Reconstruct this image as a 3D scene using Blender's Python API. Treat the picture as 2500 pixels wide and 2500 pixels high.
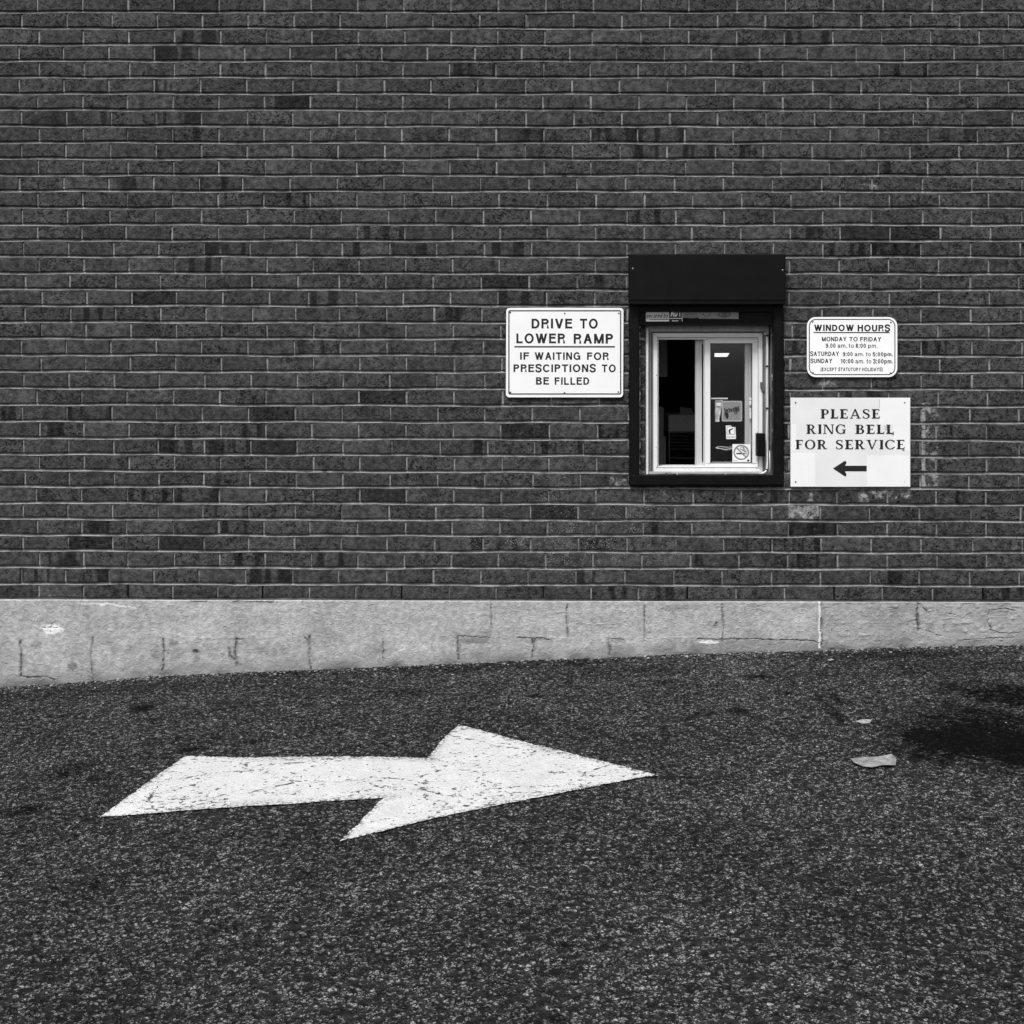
import bpy, bmesh, math, random
import numpy as np
from mathutils import Vector, Matrix, noise as mnoise

random.seed(7); rng = np.random.default_rng(7)
for o in list(bpy.data.objects): bpy.data.objects.remove(o)
sc = bpy.context.scene
col = sc.collection

# ---------------------------------------------------------------- camera, sky, sun
EYE = 1.45            # eye height; 1 photo unit = 2 mm on the wall, wall face is y = 0
DIST = 6.0
cd = bpy.data.cameras.new('camera'); cam = bpy.data.objects.new('camera', cd); col.objects.link(cam)
cam.location = (0, -DIST, EYE); cam.rotation_euler = (math.radians(90), 0, 0)
cd.lens = 43.2; cd.sensor_width = 36; cd.shift_y = -350/2500; cd.clip_end = 2000; cd.clip_start = 0.05
sc.camera = cam

SUN_EL, SUN_AZ = math.radians(56), math.radians(-24)      # azimuth measured from the camera side, to the left
w = bpy.data.worlds.new("World"); sc.world = w; w.use_nodes = True
wn = w.node_tree; bg = wn.nodes['Background']
sky = wn.nodes.new('ShaderNodeTexSky'); sky.sky_type = 'NISHITA'; sky.sun_disc = False
sky.sun_elevation = SUN_EL; sky.sun_rotation = math.radians(180) + SUN_AZ*-1
sky.air_density = 1.0; sky.dust_density = 4.0; sky.ozone_density = 1.0
bw = wn.nodes.new('ShaderNodeRGBToBW')                    # a colourless overcast day (black-and-white photograph)
wn.links.new(sky.outputs[0], bw.inputs[0]); wn.links.new(bw.outputs[0], bg.inputs['Color'])
bg.inputs['Strength'].default_value = 0.13

sd = bpy.data.lights.new('sun', 'SUN'); sun = bpy.data.objects.new('sun', sd); col.objects.link(sun)
sd.energy = 2.4; sd.angle = math.radians(12); sd.color = (1, 1, 1)
sdir = Vector((math.sin(SUN_AZ)*math.cos(SUN_EL), -math.cos(SUN_AZ)*math.cos(SUN_EL), math.sin(SUN_EL)))
sun.rotation_euler = sdir.to_track_quat('Z', 'Y').to_euler(); sun.location = (0, -8, 12)

sc.view_settings.view_transform = 'Standard'; sc.view_settings.look = 'None'
sc.view_settings.exposure = 0.45; sc.view_settings.gamma = 1
sc.render.resolution_x = 1024; sc.render.resolution_y = 1024

# ---------------------------------------------------------------- helpers
def P(px, py, out=0.0):
    """photo position on the plane standing `out` metres in front of the wall face -> world"""
    k = 0.002*(DIST-out)/DIST
    return Vector(((px-1250)*k, -out, EYE+(900-py)*k))

def tag(o, label=None, cat=None, group=None, kind=None):
    if label: o['label'] = label
    if cat: o['category'] = cat
    if group: o['group'] = group
    if kind: o['kind'] = kind
    return o

def empty(name, loc=(0, 0, 0)):
    o = bpy.data.objects.new(name, None); col.objects.link(o); o.location = loc; o.empty_display_size = .05
    return o

def link(name, me, mat, parent=None):
    o = bpy.data.objects.new(name, me); col.objects.link(o)
    if mat: me.materials.append(mat)
    if parent:
        o.parent = parent
        p = parent; off = Vector((0, 0, 0))
        while p: off += Vector(p.location); p = p.parent
        o.location = -off
    return o

class MB:
    def __init__(s): s.v = []; s.f = []
    def add(s, vs, fs):
        n = len(s.v); s.v += [tuple(v) for v in vs]; s.f += [tuple(i+n for i in f) for f in fs]
    def box(s, x0, x1, y0, y1, z0, z1, b=0):
        if x0 > x1: x0, x1 = x1, x0
        if y0 > y1: y0, y1 = y1, y0
        if z0 > z1: z0, z1 = z1, z0
        if b <= 0:
            s.add([(x0,y0,z0),(x1,y0,z0),(x1,y1,z0),(x0,y1,z0),(x0,y0,z1),(x1,y0,z1),(x1,y1,z1),(x0,y1,z1)],
                  [(0,3,2,1),(4,5,6,7),(0,1,5,4),(1,2,6,5),(2,3,7,6),(3,0,4,7)])
        else:
            bm = bmesh.new(); bmesh.ops.create_cube(bm, size=1)
            for v in bm.verts:
                v.co = Vector(((x0+x1)/2+v.co.x*(x1-x0), (y0+y1)/2+v.co.y*(y1-y0), (z0+z1)/2+v.co.z*(z1-z0)))
            b = min(b, (x1-x0)*.45, (y1-y0)*.45, (z1-z0)*.45)
            bmesh.ops.bevel(bm, geom=bm.edges[:], offset=b, segments=2, affect='EDGES', profile=.6)
            s.bm(bm)
    def bm(s, bm):
        bm.verts.index_update()
        s.add([v.co[:] for v in bm.verts], [[v.index for v in f.verts] for f in bm.faces]); bm.free()
    def pbox(s, px0, py0, px1, py1, out, back, b=0):      # box whose FRONT face fills a photo rectangle
        a = P(px0, py0, out); c = P(px1, py1, out)
        s.box(a.x, c.x, -out, -back, c.z, a.z, b)
    def prism(s, pts, out, thick):                        # pts: photo points (front face), extruded backwards
        w_ = [P(x, y, out) for x, y in pts]; n = len(w_)
        ar = sum(w_[i].x*w_[(i+1) % n].z-w_[(i+1) % n].x*w_[i].z for i in range(n))
        if ar < 0: w_ = w_[::-1]
        f = [(v.x, v.y, v.z) for v in w_]; bk = [(v.x, v.y+thick, v.z) for v in w_]
        s.add(f+bk, [tuple(range(n)), tuple(range(2*n-1, n-1, -1))]+[(i, i+n, (i+1) % n+n, (i+1) % n) for i in range(n)])
    def tube(s, pts, r, seg=8):
        pts = [Vector(p) for p in pts]; n = len(pts); vs = []; fs = []
        for i, p in enumerate(pts):
            d = (pts[min(i+1, n-1)]-pts[max(i-1, 0)]).normalized()
            a = d.orthogonal().normalized() if i == 0 else (pa-d*pa.dot(d)).normalized()
            pa = a; b_ = d.cross(a)
            for k in range(seg):
                t = 2*math.pi*k/seg; vs.append(p+(a*math.cos(t)+b_*math.sin(t))*r)
        for i in range(n-1):
            for k in range(seg):
                fs.append((i*seg+k, i*seg+(k+1) % seg, (i+1)*seg+(k+1) % seg, (i+1)*seg+k))
        fs.append(tuple(range(seg-1, -1, -1))); fs.append(tuple((n-1)*seg+k for k in range(seg)))
        s.add(vs, fs)
    def build(s, name, mat, parent=None, smooth=False):
        me = bpy.data.meshes.new(name); me.from_pydata(s.v, [], s.f); me.update()
        if smooth: me.polygons.foreach_set('use_smooth', [True]*len(me.polygons))
        return link(name, me, mat, parent)

def rrect(x0, y0, x1, y1, r, n=7):
    pts = []
    for cx, cy, a0 in ((x1-r, y0+r, -90), (x1-r, y1-r, 0), (x0+r, y1-r, 90), (x0+r, y0+r, 180)):
        for i in range(n+1):
            a = math.radians(a0+90*i/n); pts.append((cx+r*math.cos(a), cy+r*math.sin(a)))
    return pts

def ring_strip(mb, outer, inner, out, thick=.0004):       # closed flat band between two outlines
    n = len(outer); A = [P(x, y, out) for x, y in outer]; B = [P(x, y, out) for x, y in inner]
    vs = [a[:] for a in A]+[b[:] for b in B]+[(a.x, a.y+thick, a.z) for a in A]+[(b.x, b.y+thick, b.z) for b in B]
    fs = []
    for i in range(n):
        j = (i+1) % n
        fs += [(i, j, n+j, n+i), (2*n+i, 3*n+i, 3*n+j, 2*n+j), (i, 2*n+i, 2*n+j, j), (n+i, n+j, 3*n+j, 3*n+i)]
    mb.add(vs, fs)

# ---------------------------------------------------------------- materials
class NT:
    def __init__(s, name):
        s.m = bpy.data.materials.new(name); s.m.use_nodes = True; s.t = s.m.node_tree; s.n = s.t.nodes
        s.b = s.n['Principled BSDF']; s.co = s.n.new('ShaderNodeTexCoord').outputs['Object']
        sx = s.n.new('ShaderNodeSeparateXYZ'); s.t.links.new(s.co, sx.inputs[0]); s.x, s.y, s.z = sx.outputs
    def lk(s, a, b):
        if isinstance(a, (int, float)): b.default_value = a
        elif isinstance(a, tuple): b.default_value = a
        else: s.t.links.new(a, b)
    def math(s, op, a, b=0, c=0, clamp=False):
        n = s.n.new('ShaderNodeMath'); n.operation = op; n.use_clamp = clamp
        s.lk(a, n.inputs[0]); s.lk(b, n.inputs[1]); s.lk(c, n.inputs[2]); return n.outputs[0]
    def mul(s, a, b): return s.math('MULTIPLY', a, b)
    def addn(s, a, b): return s.math('ADD', a, b)
    def ramp(s, v, a, b, lo=0., hi=1., smooth=True):
        n = s.n.new('ShaderNodeMapRange'); n.interpolation_type = 'SMOOTHSTEP' if smooth else 'LINEAR'
        s.lk(v, n.inputs[0]); n.inputs[1].default_value = a; n.inputs[2].default_value = b
        n.inputs[3].default_value = lo; n.inputs[4].default_value = hi; return n.outputs[0]
    def mapping(s, sc_=(1, 1, 1), loc=(0, 0, 0), src=None):
        n = s.n.new('ShaderNodeMapping'); s.lk(src or s.co, n.inputs[0])
        n.inputs['Scale'].default_value = sc_; n.inputs['Location'].default_value = loc; return n.outputs[0]
    def noise(s, scale, detail=4, rough=.55, vec=None, dist=0, w=None):
        n = s.n.new('ShaderNodeTexNoise'); s.lk(vec or s.co, n.inputs['Vector'])
        n.inputs['Scale'].default_value = scale; n.inputs['Detail'].default_value = detail
        n.inputs['Roughness'].default_value = rough; n.inputs['Distortion'].default_value = dist
        if w is not None: n.noise_dimensions = '4D'; s.lk(w, n.inputs['W'])
        return n.outputs[0]
    def vor(s, scale, feature='F1', vec=None, out=0, rnd=1):
        n = s.n.new('ShaderNodeTexVoronoi'); n.feature = feature; s.lk(vec or s.co, n.inputs['Vector'])
        n.inputs['Scale'].default_value = scale; n.inputs['Randomness'].default_value = rnd
        return n.outputs[out]
    def warp(s, amt, scale, vec=None):
        n = s.n.new('ShaderNodeTexNoise'); s.lk(vec or s.co, n.inputs['Vector']); n.inputs['Scale'].default_value = scale
        n.inputs['Detail'].default_value = 3
        v = s.n.new('ShaderNodeVectorMath'); v.operation = 'SUBTRACT'; s.lk(n.outputs[1], v.inputs[0]); v.inputs[1].default_value = (.5, .5, .5)
        m = s.n.new('ShaderNodeVectorMath'); m.operation = 'SCALE'; s.lk(v.outputs[0], m.inputs[0]); m.inputs[3].default_value = amt
        a = s.n.new('ShaderNodeVectorMath'); a.operation = 'ADD'; s.lk(vec or s.co, a.inputs[0]); s.lk(m.outputs[0], a.inputs[1])
        return a.outputs[0]
    def attr(s, name):
        n = s.n.new('ShaderNodeAttribute'); n.attribute_name = name; return n.outputs['Fac']
    def mix(s, f, a, b):
        return s.addn(s.mul(a, s.math('SUBTRACT', 1, f)), s.mul(b, f))
    def bump(s, h, dist, strength=1):
        n = s.n.new('ShaderNodeBump'); s.lk(h, n.inputs['Height']); n.inputs['Distance'].default_value = dist
        n.inputs['Strength'].default_value = strength; s.t.links.new(n.outputs[0], s.b.inputs['Normal'])
    def col(s, v): s.lk(v, s.b.inputs['Base Color']) if not isinstance(v, (int, float)) else setattr(s.b.inputs['Base Color'], 'default_value', (v, v, v, 1))
    def rough(s, v): s.lk(v, s.b.inputs['Roughness'])
    def spec(s, v): s.b.inputs['Specular IOR Level'].default_value = v
    def boxmask(s, x0, x1, z0, z1, soft, x=None, z=None):
        x = x or s.x; z = z or s.z
        a = s.mul(s.ramp(x, x0-soft, x0+soft), s.ramp(x, x1-soft, x1+soft, 1, 0))
        b = s.mul(s.ramp(z, z0-soft, z0+soft), s.ramp(z, z1-soft, z1+soft, 1, 0))
        return s.mul(a, b)

def simple(name, g, rough=.6, spec=.3, var=.12, bump=0, metallic=0, scale=25):
    t = NT(name)
    n = t.noise(scale, 6, .65)
    t.col(t.mul(t.ramp(n, .25, .75, 1-var, 1+var, False), g)); t.rough(rough); t.spec(spec)
    t.b.inputs['Metallic'].default_value = metallic
    if bump: t.bump(t.noise(scale*6, 3), bump)
    return t.m

def pxm(x0, y0, x1, y1):          # photo box -> wall metres (x0,x1,z0,z1)
    return ((x0-1250)*.002, (x1-1250)*.002, EYE+(900-y1)*.002, EYE+(900-y0)*.002)

# brick -------------------------------------------------------------
def brick_material():
    t = NT('brick'); r1 = t.attr('tone'); r2 = t.attr('seed'); dn = t.attr('dent')
    sd_ = t.mul(r2, 37.0)
    big = t.noise(9, 5, .6, w=sd_); fine = t.noise(170, 4, .7); med = t.noise(38, 4, .6, w=sd_)
    g = t.mul(t.mul(t.ramp(r1, 0, 1, .036, .052, False), t.ramp(r1, .02, .025, .55, 1)), t.ramp(med, .34, .66, .48, 1.68, False))
    g = t.mul(g, t.ramp(fine, .3, .7, .66, 1.38, False))
    g = t.mul(g, t.ramp(big, .3, .7, .72, 1.3, False))
    wear = t.mul(t.ramp(t.noise(26, 5, .75, w=t.addn(sd_, 9.0)), .54, .64), t.ramp(t.noise(8, 2, .5, w=t.addn(sd_, 3.0)), .42, .58))
    g = t.mix(t.mul(wear, .42), g, .115)
    # vertical kiln bands on a few bricks
    band = t.noise(1, 1, .4, vec=t.mapping((22, 0, 2)), w=sd_)
    fl = t.mul(t.ramp(band, .50, .60), t.ramp(r2, .885, .90))
    g = t.mul(g, t.mix(fl, 1.0, .34))
    # pressed creases and chipped dents
    wv = t.warp(.02, 30)
    nz = t.noise(27, 2, .5, vec=t.mapping((1, 1, 1.25), src=wv), w=sd_)
    crease = t.ramp(t.math('ABSOLUTE', t.math('SUBTRACT', nz, .5)), .0, .035, 1, 0)
    gate = t.ramp(t.noise(16, 2, .5, w=sd_), .40, .52)
    crease = t.mul(t.mul(t.mul(crease, gate), t.ramp(t.noise(52, 2, .5, w=t.addn(sd_, 7.0)), .47, .53)), dn)
    pv = t.vor(62, 'F1', vec=t.warp(.025, 45))
    pit = t.mul(t.mul(t.ramp(pv, .20, .34, 1, 0), t.ramp(t.noise(20, 2, .5, w=t.addn(sd_, 5.0)), .46, .53)), dn)
    dark = t.math('MAXIMUM', t.mul(crease, .8), t.mul(pit, .85))
    g = t.mul(g, t.mix(dark, 1.0, .30))
    # lime bloom on some bricks
    bl = t.mul(t.ramp(t.noise(60, 5, .75), .60, .72), t.ramp(r1, .62, .9))
    g = t.mix(t.mul(bl, .45), g, .13)
    # old paint left beside and under the hand-made notice
    pn = t.addn(t.mul(t.noise(22, 6, .7, vec=t.warp(.03, 18)), .8), t.mul(med, .2))
    total = None
    for (b, thr, amt, soft) in (((2252, 985, 2290, 1190), .50, .75, .008), ((2100, 1196, 2222, 1216), .50, .9, .01), ((1926, 1232, 2000, 1268), .46, .8, .008),
                          ((1968, 1200, 1985, 1225), .52, .8, .006), ((2098, 1200, 2120, 1225), .45, .8, .01), ((2110, 1236, 2225, 1258), .56, .8, .01),
                          ((1998, 922, 2042, 944), .50, .9, .008), ((2080, 448, 2140, 472), .52, .9, .012), ((1488, 1165, 1530, 1188), .50, .6, .008),
                          ((1610, 1196, 1625, 1210), .50, .8, .006), ((1850, 1196, 1900, 1210), .56, .8, .006), ((2378, 1290, 2410, 1310), .56, .5, .008),
                          ((1958, 1405, 1995, 1425), .56, .5, .008), ((100, 1452, 135, 1462), .5, .7, .004), ((500, 606, 540, 622), .55, .6, .004), ((168,600,182,618), .55, .6,.004)):
        m = t.mul(t.mul(t.boxmask(*pxm(*b), soft), t.ramp(pn, thr-.03, thr+.13)), amt)
        total = m if total is None else t.math('MAXIMUM', total, m)
    ve = t.mul(t.mul(t.boxmask(*pxm(2250, 985, 2259, 1190), .0025), t.ramp(pn, .36, .52)), .75)
    total = t.math('MAXIMUM', total, ve)
    g = t.mix(total, g, .36)
    # fine white spatter low on the wall
    ell = t.math('SQRT', t.addn(t.math('POWER', t.mul(t.math('SUBTRACT', t.x, .33), 1.25), 2), t.math('POWER', t.mul(t.math('SUBTRACT', t.z, EYE-.80), 3.6), 2)))
    sp = t.mul(t.ramp(t.vor(150, 'F1'), .20, .32, 1, 0), t.ramp(t.noise(14, 3, .6), .40, .56))
    cellr = t.vor(150, 'F1', out=1)
    sp = t.mul(t.mul(sp, t.ramp(cellr, .45, .55)), t.ramp(ell, .35, 1.0, 1, 0))
    g = t.mix(t.mul(sp, .9), g, .34)
    t.col(g); t.rough(t.ramp(fine, 0, 1, .72, .95, False)); t.spec(.12)
    h = t.math('SUBTRACT', t.addn(t.mul(med, .8), t.mul(fine, .35)), t.mul(dark, 1.2))
    t.bump(h, .011, 1.0)
    return t.m
M_BRICK = brick_material()

def mortar_material():
    t = NT('mortar'); n = t.noise(45, 5, .7); f = t.noise(300, 3, .6); b = t.noise(2.5, 3, .5)
    g = t.mul(t.mul(t.ramp(n, .25, .75, .15, .27, False), t.ramp(f, .2, .8, .85, 1.15, False)), t.ramp(b, .35, .65, .85, 1.1, False))
    g = t.mul(g, t.ramp(t.noise(11, 3, .65), .36, .60, .55, 1.12))
    blk = t.mul(t.ramp(t.noise(9, 2, .5, vec=t.mapping((1, 1, 1.0))), .70, .76), .8)
    g = t.mix(blk, g, .03)
    t.col(g); t.rough(.95); t.spec(.1); t.bump(t.addn(n, t.mul(f, .4)), .003)
    return t.m
M_MORTAR = mortar_material()

def concrete_material():
    t = NT('concrete'); st = t.attr('stain'); wh = t.attr('white')
    n = t.noise(5, 6, .6); m = t.noise(40, 5, .65); f = t.noise(260, 3, .6)
    v = t.noise(1, 4, .6, vec=t.mapping((6, 6, 1.6)))
    g = t.mul(t.mul(t.ramp(n, .3, .7, .31, .42, False), t.ramp(m, .30, .70, .77, 1.20, False)), t.mul(t.ramp(f, .2, .8, .9, 1.1, False), t.ramp(v, .3, .7, .90, 1.08, False)))
    pits = t.mul(t.ramp(t.vor(70, 'F1', vec=t.warp(.02, 30)), .07, .14, 1, 0), t.ramp(t.noise(7, 2), .5, .6))
    g = t.mix(t.mul(pits, .55), g, .07)
    g = t.mix(t.math('MINIMUM', t.mul(st, t.ramp(m, .3, .7, .75, 1.2, False)), 1.), g, .045)
    g = t.mix(wh, g, .75)
    t.col(g); t.rough(.9); t.spec(.15)
    t.bump(t.math('SUBTRACT', t.addn(t.mul(m, .8), t.mul(f, .3)), t.mul(pits, 1.2)), .0055)
    return t.m
M_CONC = concrete_material()

def asphalt_nodes(t, paint=False):
    st = t.attr('stain')
    vec = t.warp(.012, 45)
    c1 = t.vor(70, 'F1', vec=vec, out=1); d1 = t.vor(70, 'F1', vec=vec)
    c2 = t.vor(150, 'F1', vec=vec, out=1); d2 = t.vor(150, 'F1', vec=vec)
    n = t.noise(1.3, 6, .62); mid = t.noise(30, 5, .75, vec=t.mapping((.8, 1, 1))); f = t.noise(300, 3, .6)
    clump = t.noise(50, 3, .6, vec=t.mapping((.7, 1, 1), loc=(3, 7, 0)))
    big = t.ramp(c1, .0, 1, 0, 1, False); sml = t.ramp(c2, 0, 1, 0, 1, False)
    v = t.addn(t.mul(t.math('POWER', big, 1.6), .55), t.mul(t.math('POWER', sml, 2.0), .60))
    gap = t.math('MAXIMUM', t.ramp(d1, .46, .68), t.ramp(d2, .48, .72))
    gap = t.math('MAXIMUM', gap, t.ramp(mid, .47, .40))
    g = t.mix(t.mul(gap, .93), t.addn(.036, t.mul(v, .265)), .008)  # tone contrast also paints grain highlights and the shade in gaps
    g = t.mul(g, t.ramp(clump, .36, .62, .55, 1.38))
    g = t.mul(g, t.ramp(n, .32, .68, .68, 1.25, False)); g = t.mul(g, t.ramp(f, .3, .7, .7, 1.35, False))
    pock = t.ramp(t.addn(t.noise(4.5, 5, .65, vec=t.mapping((1, 1.3, 1))), t.mul(mid, .12)), .66, .75)
    g = t.mul(g, t.mix(pock, 1., .35))
    fleck = t.mul(t.ramp(c2, .93, .95), t.ramp(d2, .5, .3))
    g = t.mix(t.mul(fleck, .7), g, .36)  # bright flecks paint highlights on the grains
    nearw = t.ramp(t.addn(t.y, t.mul(mid, .15)), -.42, -.06)
    fl2 = t.mul(t.mul(t.ramp(c1, .80, .84), t.ramp(d1, .5, .3)), nearw)
    g = t.mix(t.mul(fl2, .75), g, .40)
    g = t.mul(g, t.mix(t.math('MINIMUM', t.mul(st, t.ramp(clump, .3, .7, 1.7, .95)), 1.), 1.0, .05))
    h = t.math('SUBTRACT', t.addn(t.mul(big, .6), t.mul(sml, .4)), gap)
    t.clump = clump
    return g, h, f, d1, mid, st
def asphalt_material():
    t = NT('asphalt'); g, h, f, d1, mid, st = asphalt_nodes(t)
    t.col(g); t.rough(t.mix(st, t.ramp(f, .3, .7, .62, .9, False), .75)); t.spec(.08)
    t.bump(t.addn(h, t.addn(t.mul(mid, .8), t.mul(t.clump, 1.2))), .008, 1.0)
    return t.m
M_ASPH = asphalt_material()

def paint_material():
    t = NT('road_paint'); g, h, f, d1, mid, st = asphalt_nodes(t)
    wv = t.warp(.22, 2.2); wv2 = t.warp(.03, 25, vec=wv)
    e = t.vor(2.4, 'DISTANCE_TO_EDGE', vec=t.mapping((.8, 1.6, 1), src=wv2))
    crack = t.mul(t.ramp(e, .005, .014, 1, 0), t.ramp(t.noise(20, 4, .75), .50, .55))
    fl = t.noise(70, 4, .65, vec=t.mapping((.62, .8, 1), src=t.warp(.03, 20)))
    near = t.ramp(e, .02, .16, 1, 0)
    gate = t.math('MAXIMUM', t.ramp(t.noise(3.0, 4, .65), .47, .60), t.mul(near, .75))
    wear = t.math('GREATER_THAN', t.addn(fl, t.mul(gate, .11)), .685)
    tip = t.ramp(t.x, -.75, -.1)
    wear2 = t.mul(t.math('GREATER_THAN', t.addn(fl, t.mul(tip, .04)), .66), t.ramp(t.addn(t.noise(4.4, 3, .6), t.mul(tip, .09)), .56, .62))
    edge = t.mul(t.ramp(t.noise(90, 3, .5), .50, .54), t.attr('edge'))
    hole = t.math('MAXIMUM', t.math('MAXIMUM', crack, wear), t.math('MAXIMUM', wear2, edge))
    hole = t.mul(hole, .93)
    base = t.mul(t.ramp(t.noise(14, 5, .6), .3, .7, .50, .58, False), t.ramp(t.noise(1.7, 3), .3, .7, .94, 1.05, False))
    grey = t.mul(t.ramp(t.noise(24, 2, .5, vec=t.mapping((.5, 1.4, 1))), .70, .73), .3)
    base = t.mix(grey, base, .3)
    t.col(t.mix(hole, base, g)); t.rough(.75); t.spec(.25)
    t.bump(t.math('SUBTRACT', t.addn(t.mul(h, .35), t.mul(mid, .4)), t.mul(hole, .8)), .004, .7)
    return t.m
M_PAINT = paint_material()

def sign_white(name, g, dirt=.06):
    t = NT(name); n = t.noise(7, 5, .6); f = t.noise(90, 4, .7)
    v = t.mul(t.ramp(n, .3, .7, 1-dirt, 1.0, False), g)
    sp = t.mul(t.ramp(f, .70, .76), .35); v = t.mix(sp, v, g*.55)
    t.col(v); t.rough(.42); t.spec(.4); return t.m
M_SIGN = sign_white('sign_enamel', .80); M_SIGNB = sign_white('sign_enamel_bright', .84, .03); M_NOTICE = sign_white('notice_board', .72, .10)
M_PATCH = sign_white('notice_tape', .78, .05)
M_INK = simple('sign_ink', .008, .45, .35, .35, scale=120)
M_INKG = simple('faded_ink', .012, .5, .3, .5, scale=200)
M_SCREW = simple('screw_metal', .18, .4, .5, .3, metallic=.7, scale=300)
M_SCREWD = simple('dark_screw', .02, .5, .4, .2, scale=200)
M_BLACK = simple('black_steel', .0042, .5, .10, .3, scale=14)
def black_trim():
    t = NT('black_trim'); n = t.noise(30, 5, .7)
    chip = t.mul(t.ramp(t.noise(120, 4, .7, vec=t.mapping((1, 1, .4))), .70, .74), .25)
    g = t.mix(chip, t.mul(t.ramp(n, .3, .7, .6, 1.5, False), .004), .07)
    t.col(g); t.rough(.5); t.spec(.10); t.bump(n, .001); return t.m
M_TRIM = black_trim()
def vinyl(name, g, streak=.2):
    t = NT(name); n = t.noise(8, 4, .6, vec=t.mapping((5, 5, .6))); f = t.noise(70, 5, .7)
    v = t.mul(g, t.ramp(n, .3, .7, 1-streak, 1.0, False))
    v = t.mix(t.mul(t.ramp(f, .62, .72), .35), v, g*.35)
    t.col(v); t.rough(.4); t.spec(.4); return t.m
M_VINYL = vinyl('white_window_frame', .74, .10); M_ALU = vinyl('grey_window_frame', .42, .35); M_VSASH = vinyl('grey_white_sash', .50, .15); M_ALUD = vinyl('weathered_track', .22, .5)
def caulk():
    t = NT('caulk'); n = t.noise(40, 5, .7); t.col(t.ramp(n, .35, .65, .12, .75)); t.rough(.8); t.bump(n, .004); return t.m
M_CAULK = caulk()
M_RUB = simple('black_rubber', .006, .5, .3, .2)
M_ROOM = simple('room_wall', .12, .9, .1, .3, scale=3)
M_CARD = simple('cardboard', .38, .85, .15, .15)
M_RACK = simple('rack_metal', .22, .4, .5, .2, metallic=.6)
M_REFL_STRIP = simple('paper', .6, .8, .1, .08)  # for the pale strip that imitates a reflection in the glass
M_STGREY = simple('sticker_grey', .20, .5, .3, .12, scale=60)
M_STMID = simple('sticker_mid_grey', .52, .5, .3, .12, scale=80)
M_STDARK = simple('sticker_dark_grey', .09, .5, .3, .2, scale=80)
M_STWHITE = simple('sticker_white', .74, .5, .3, .08, scale=60)
M_COPING = simple('coping_metal', .10, .5, .4, .15, metallic=.5)
M_ROOF = simple('roof_felt', .05, .9, .1, .2)
M_LITTER = simple('crumpled_wrapper', .19, .5, .3, .6, scale=30); M_SCRAP = simple('paper_scrap', .26, .8, .1, .4, scale=90)
M_CABLE = vinyl('white_cable', .72, .1)
M_GLINT = simple('glint_white', .85, .5, .5, .25, metallic=.0, scale=60)  # pale surface of the pieces that stand in for reflections

def glass_material():
    m = bpy.data.materials.new('window_glass'); m.use_nodes = True; t = m.node_tree; t.nodes.clear()
    o = t.nodes.new('ShaderNodeOutputMaterial'); mx = t.nodes.new('ShaderNodeMixShader'); fr = t.nodes.new('ShaderNodeLayerWeight'); pw = t.nodes.new('ShaderNodeMath'); pw.operation = 'POWER'; ma = t.nodes.new('ShaderNodeMath'); ma.operation = 'MULTIPLY_ADD'
    tr = t.nodes.new('ShaderNodeBsdfTransparent'); gl = t.nodes.new('ShaderNodeBsdfGlossy')
    tr.inputs[0].default_value = (.975, .975, .975, 1); gl.inputs['Roughness'].default_value = .02; gl.inputs[0].default_value = (.9, .9, .9, 1)
    fr.inputs['Blend'].default_value = .5; pw.inputs[1].default_value = 5; ma.inputs[1].default_value = .95; ma.inputs[2].default_value = .045
    t.links.new(fr.outputs['Facing'], pw.inputs[0]); t.links.new(pw.outputs[0], ma.inputs[0]); t.links.new(ma.outputs[0], mx.inputs[0]); t.links.new(tr.outputs[0], mx.inputs[1]); t.links.new(gl.outputs[0], mx.inputs[2])
    t.links.new(mx.outputs[0], o.inputs[0]); return m
M_GLASS = glass_material()
def glow_material():
    t = NT('reflection_glow'); t.col(.8); t.b.inputs['Emission Color'].default_value = (1, 1, 1, 1); t.b.inputs['Emission Strength'].default_value = 1.0  # glows to imitate a reflection in the glass
    return t.m
M_GLOW = glow_material()

# ---------------------------------------------------------------- ground
GX = np.array([-700, 10, 225, 400, 756, 1242, 1487, 1677, 2004, 2240, 2479, 3000.])
GY = np.array([1735, 1675, 1661, 1647, 1633, 1612, 1603, 1594, 1586, 1577, 1573, 1568.])
gx_m = (GX-1250)*.002; gz_m = EYE+(900-GY)*.002
gz_m = gz_m-0.004
def gz(x, y=0.0):
    z = np.interp(x, gx_m, gz_m)
    x = np.asarray(x, float)
    y = np.asarray(y, float)
    return z+.006*np.sin(x*2.1+y*1.3)*np.clip(-y, 0, 1)+.004*np.sin(x*5.3-y*3.1)*np.clip(-y, 0, 1)

def to_ground(px, py):
    d = Vector(((px-1250)/3000., 1, (900-py)/3000.)); o = cam.location.copy()
    t0, t1 = 1., 12.
    for _ in range(60):
        t = (t0+t1)/2; p = o+d*t
        if p.z > float(gz(p.x, p.y)): t0 = t
        else: t1 = t
    return o+d*t0

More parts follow.
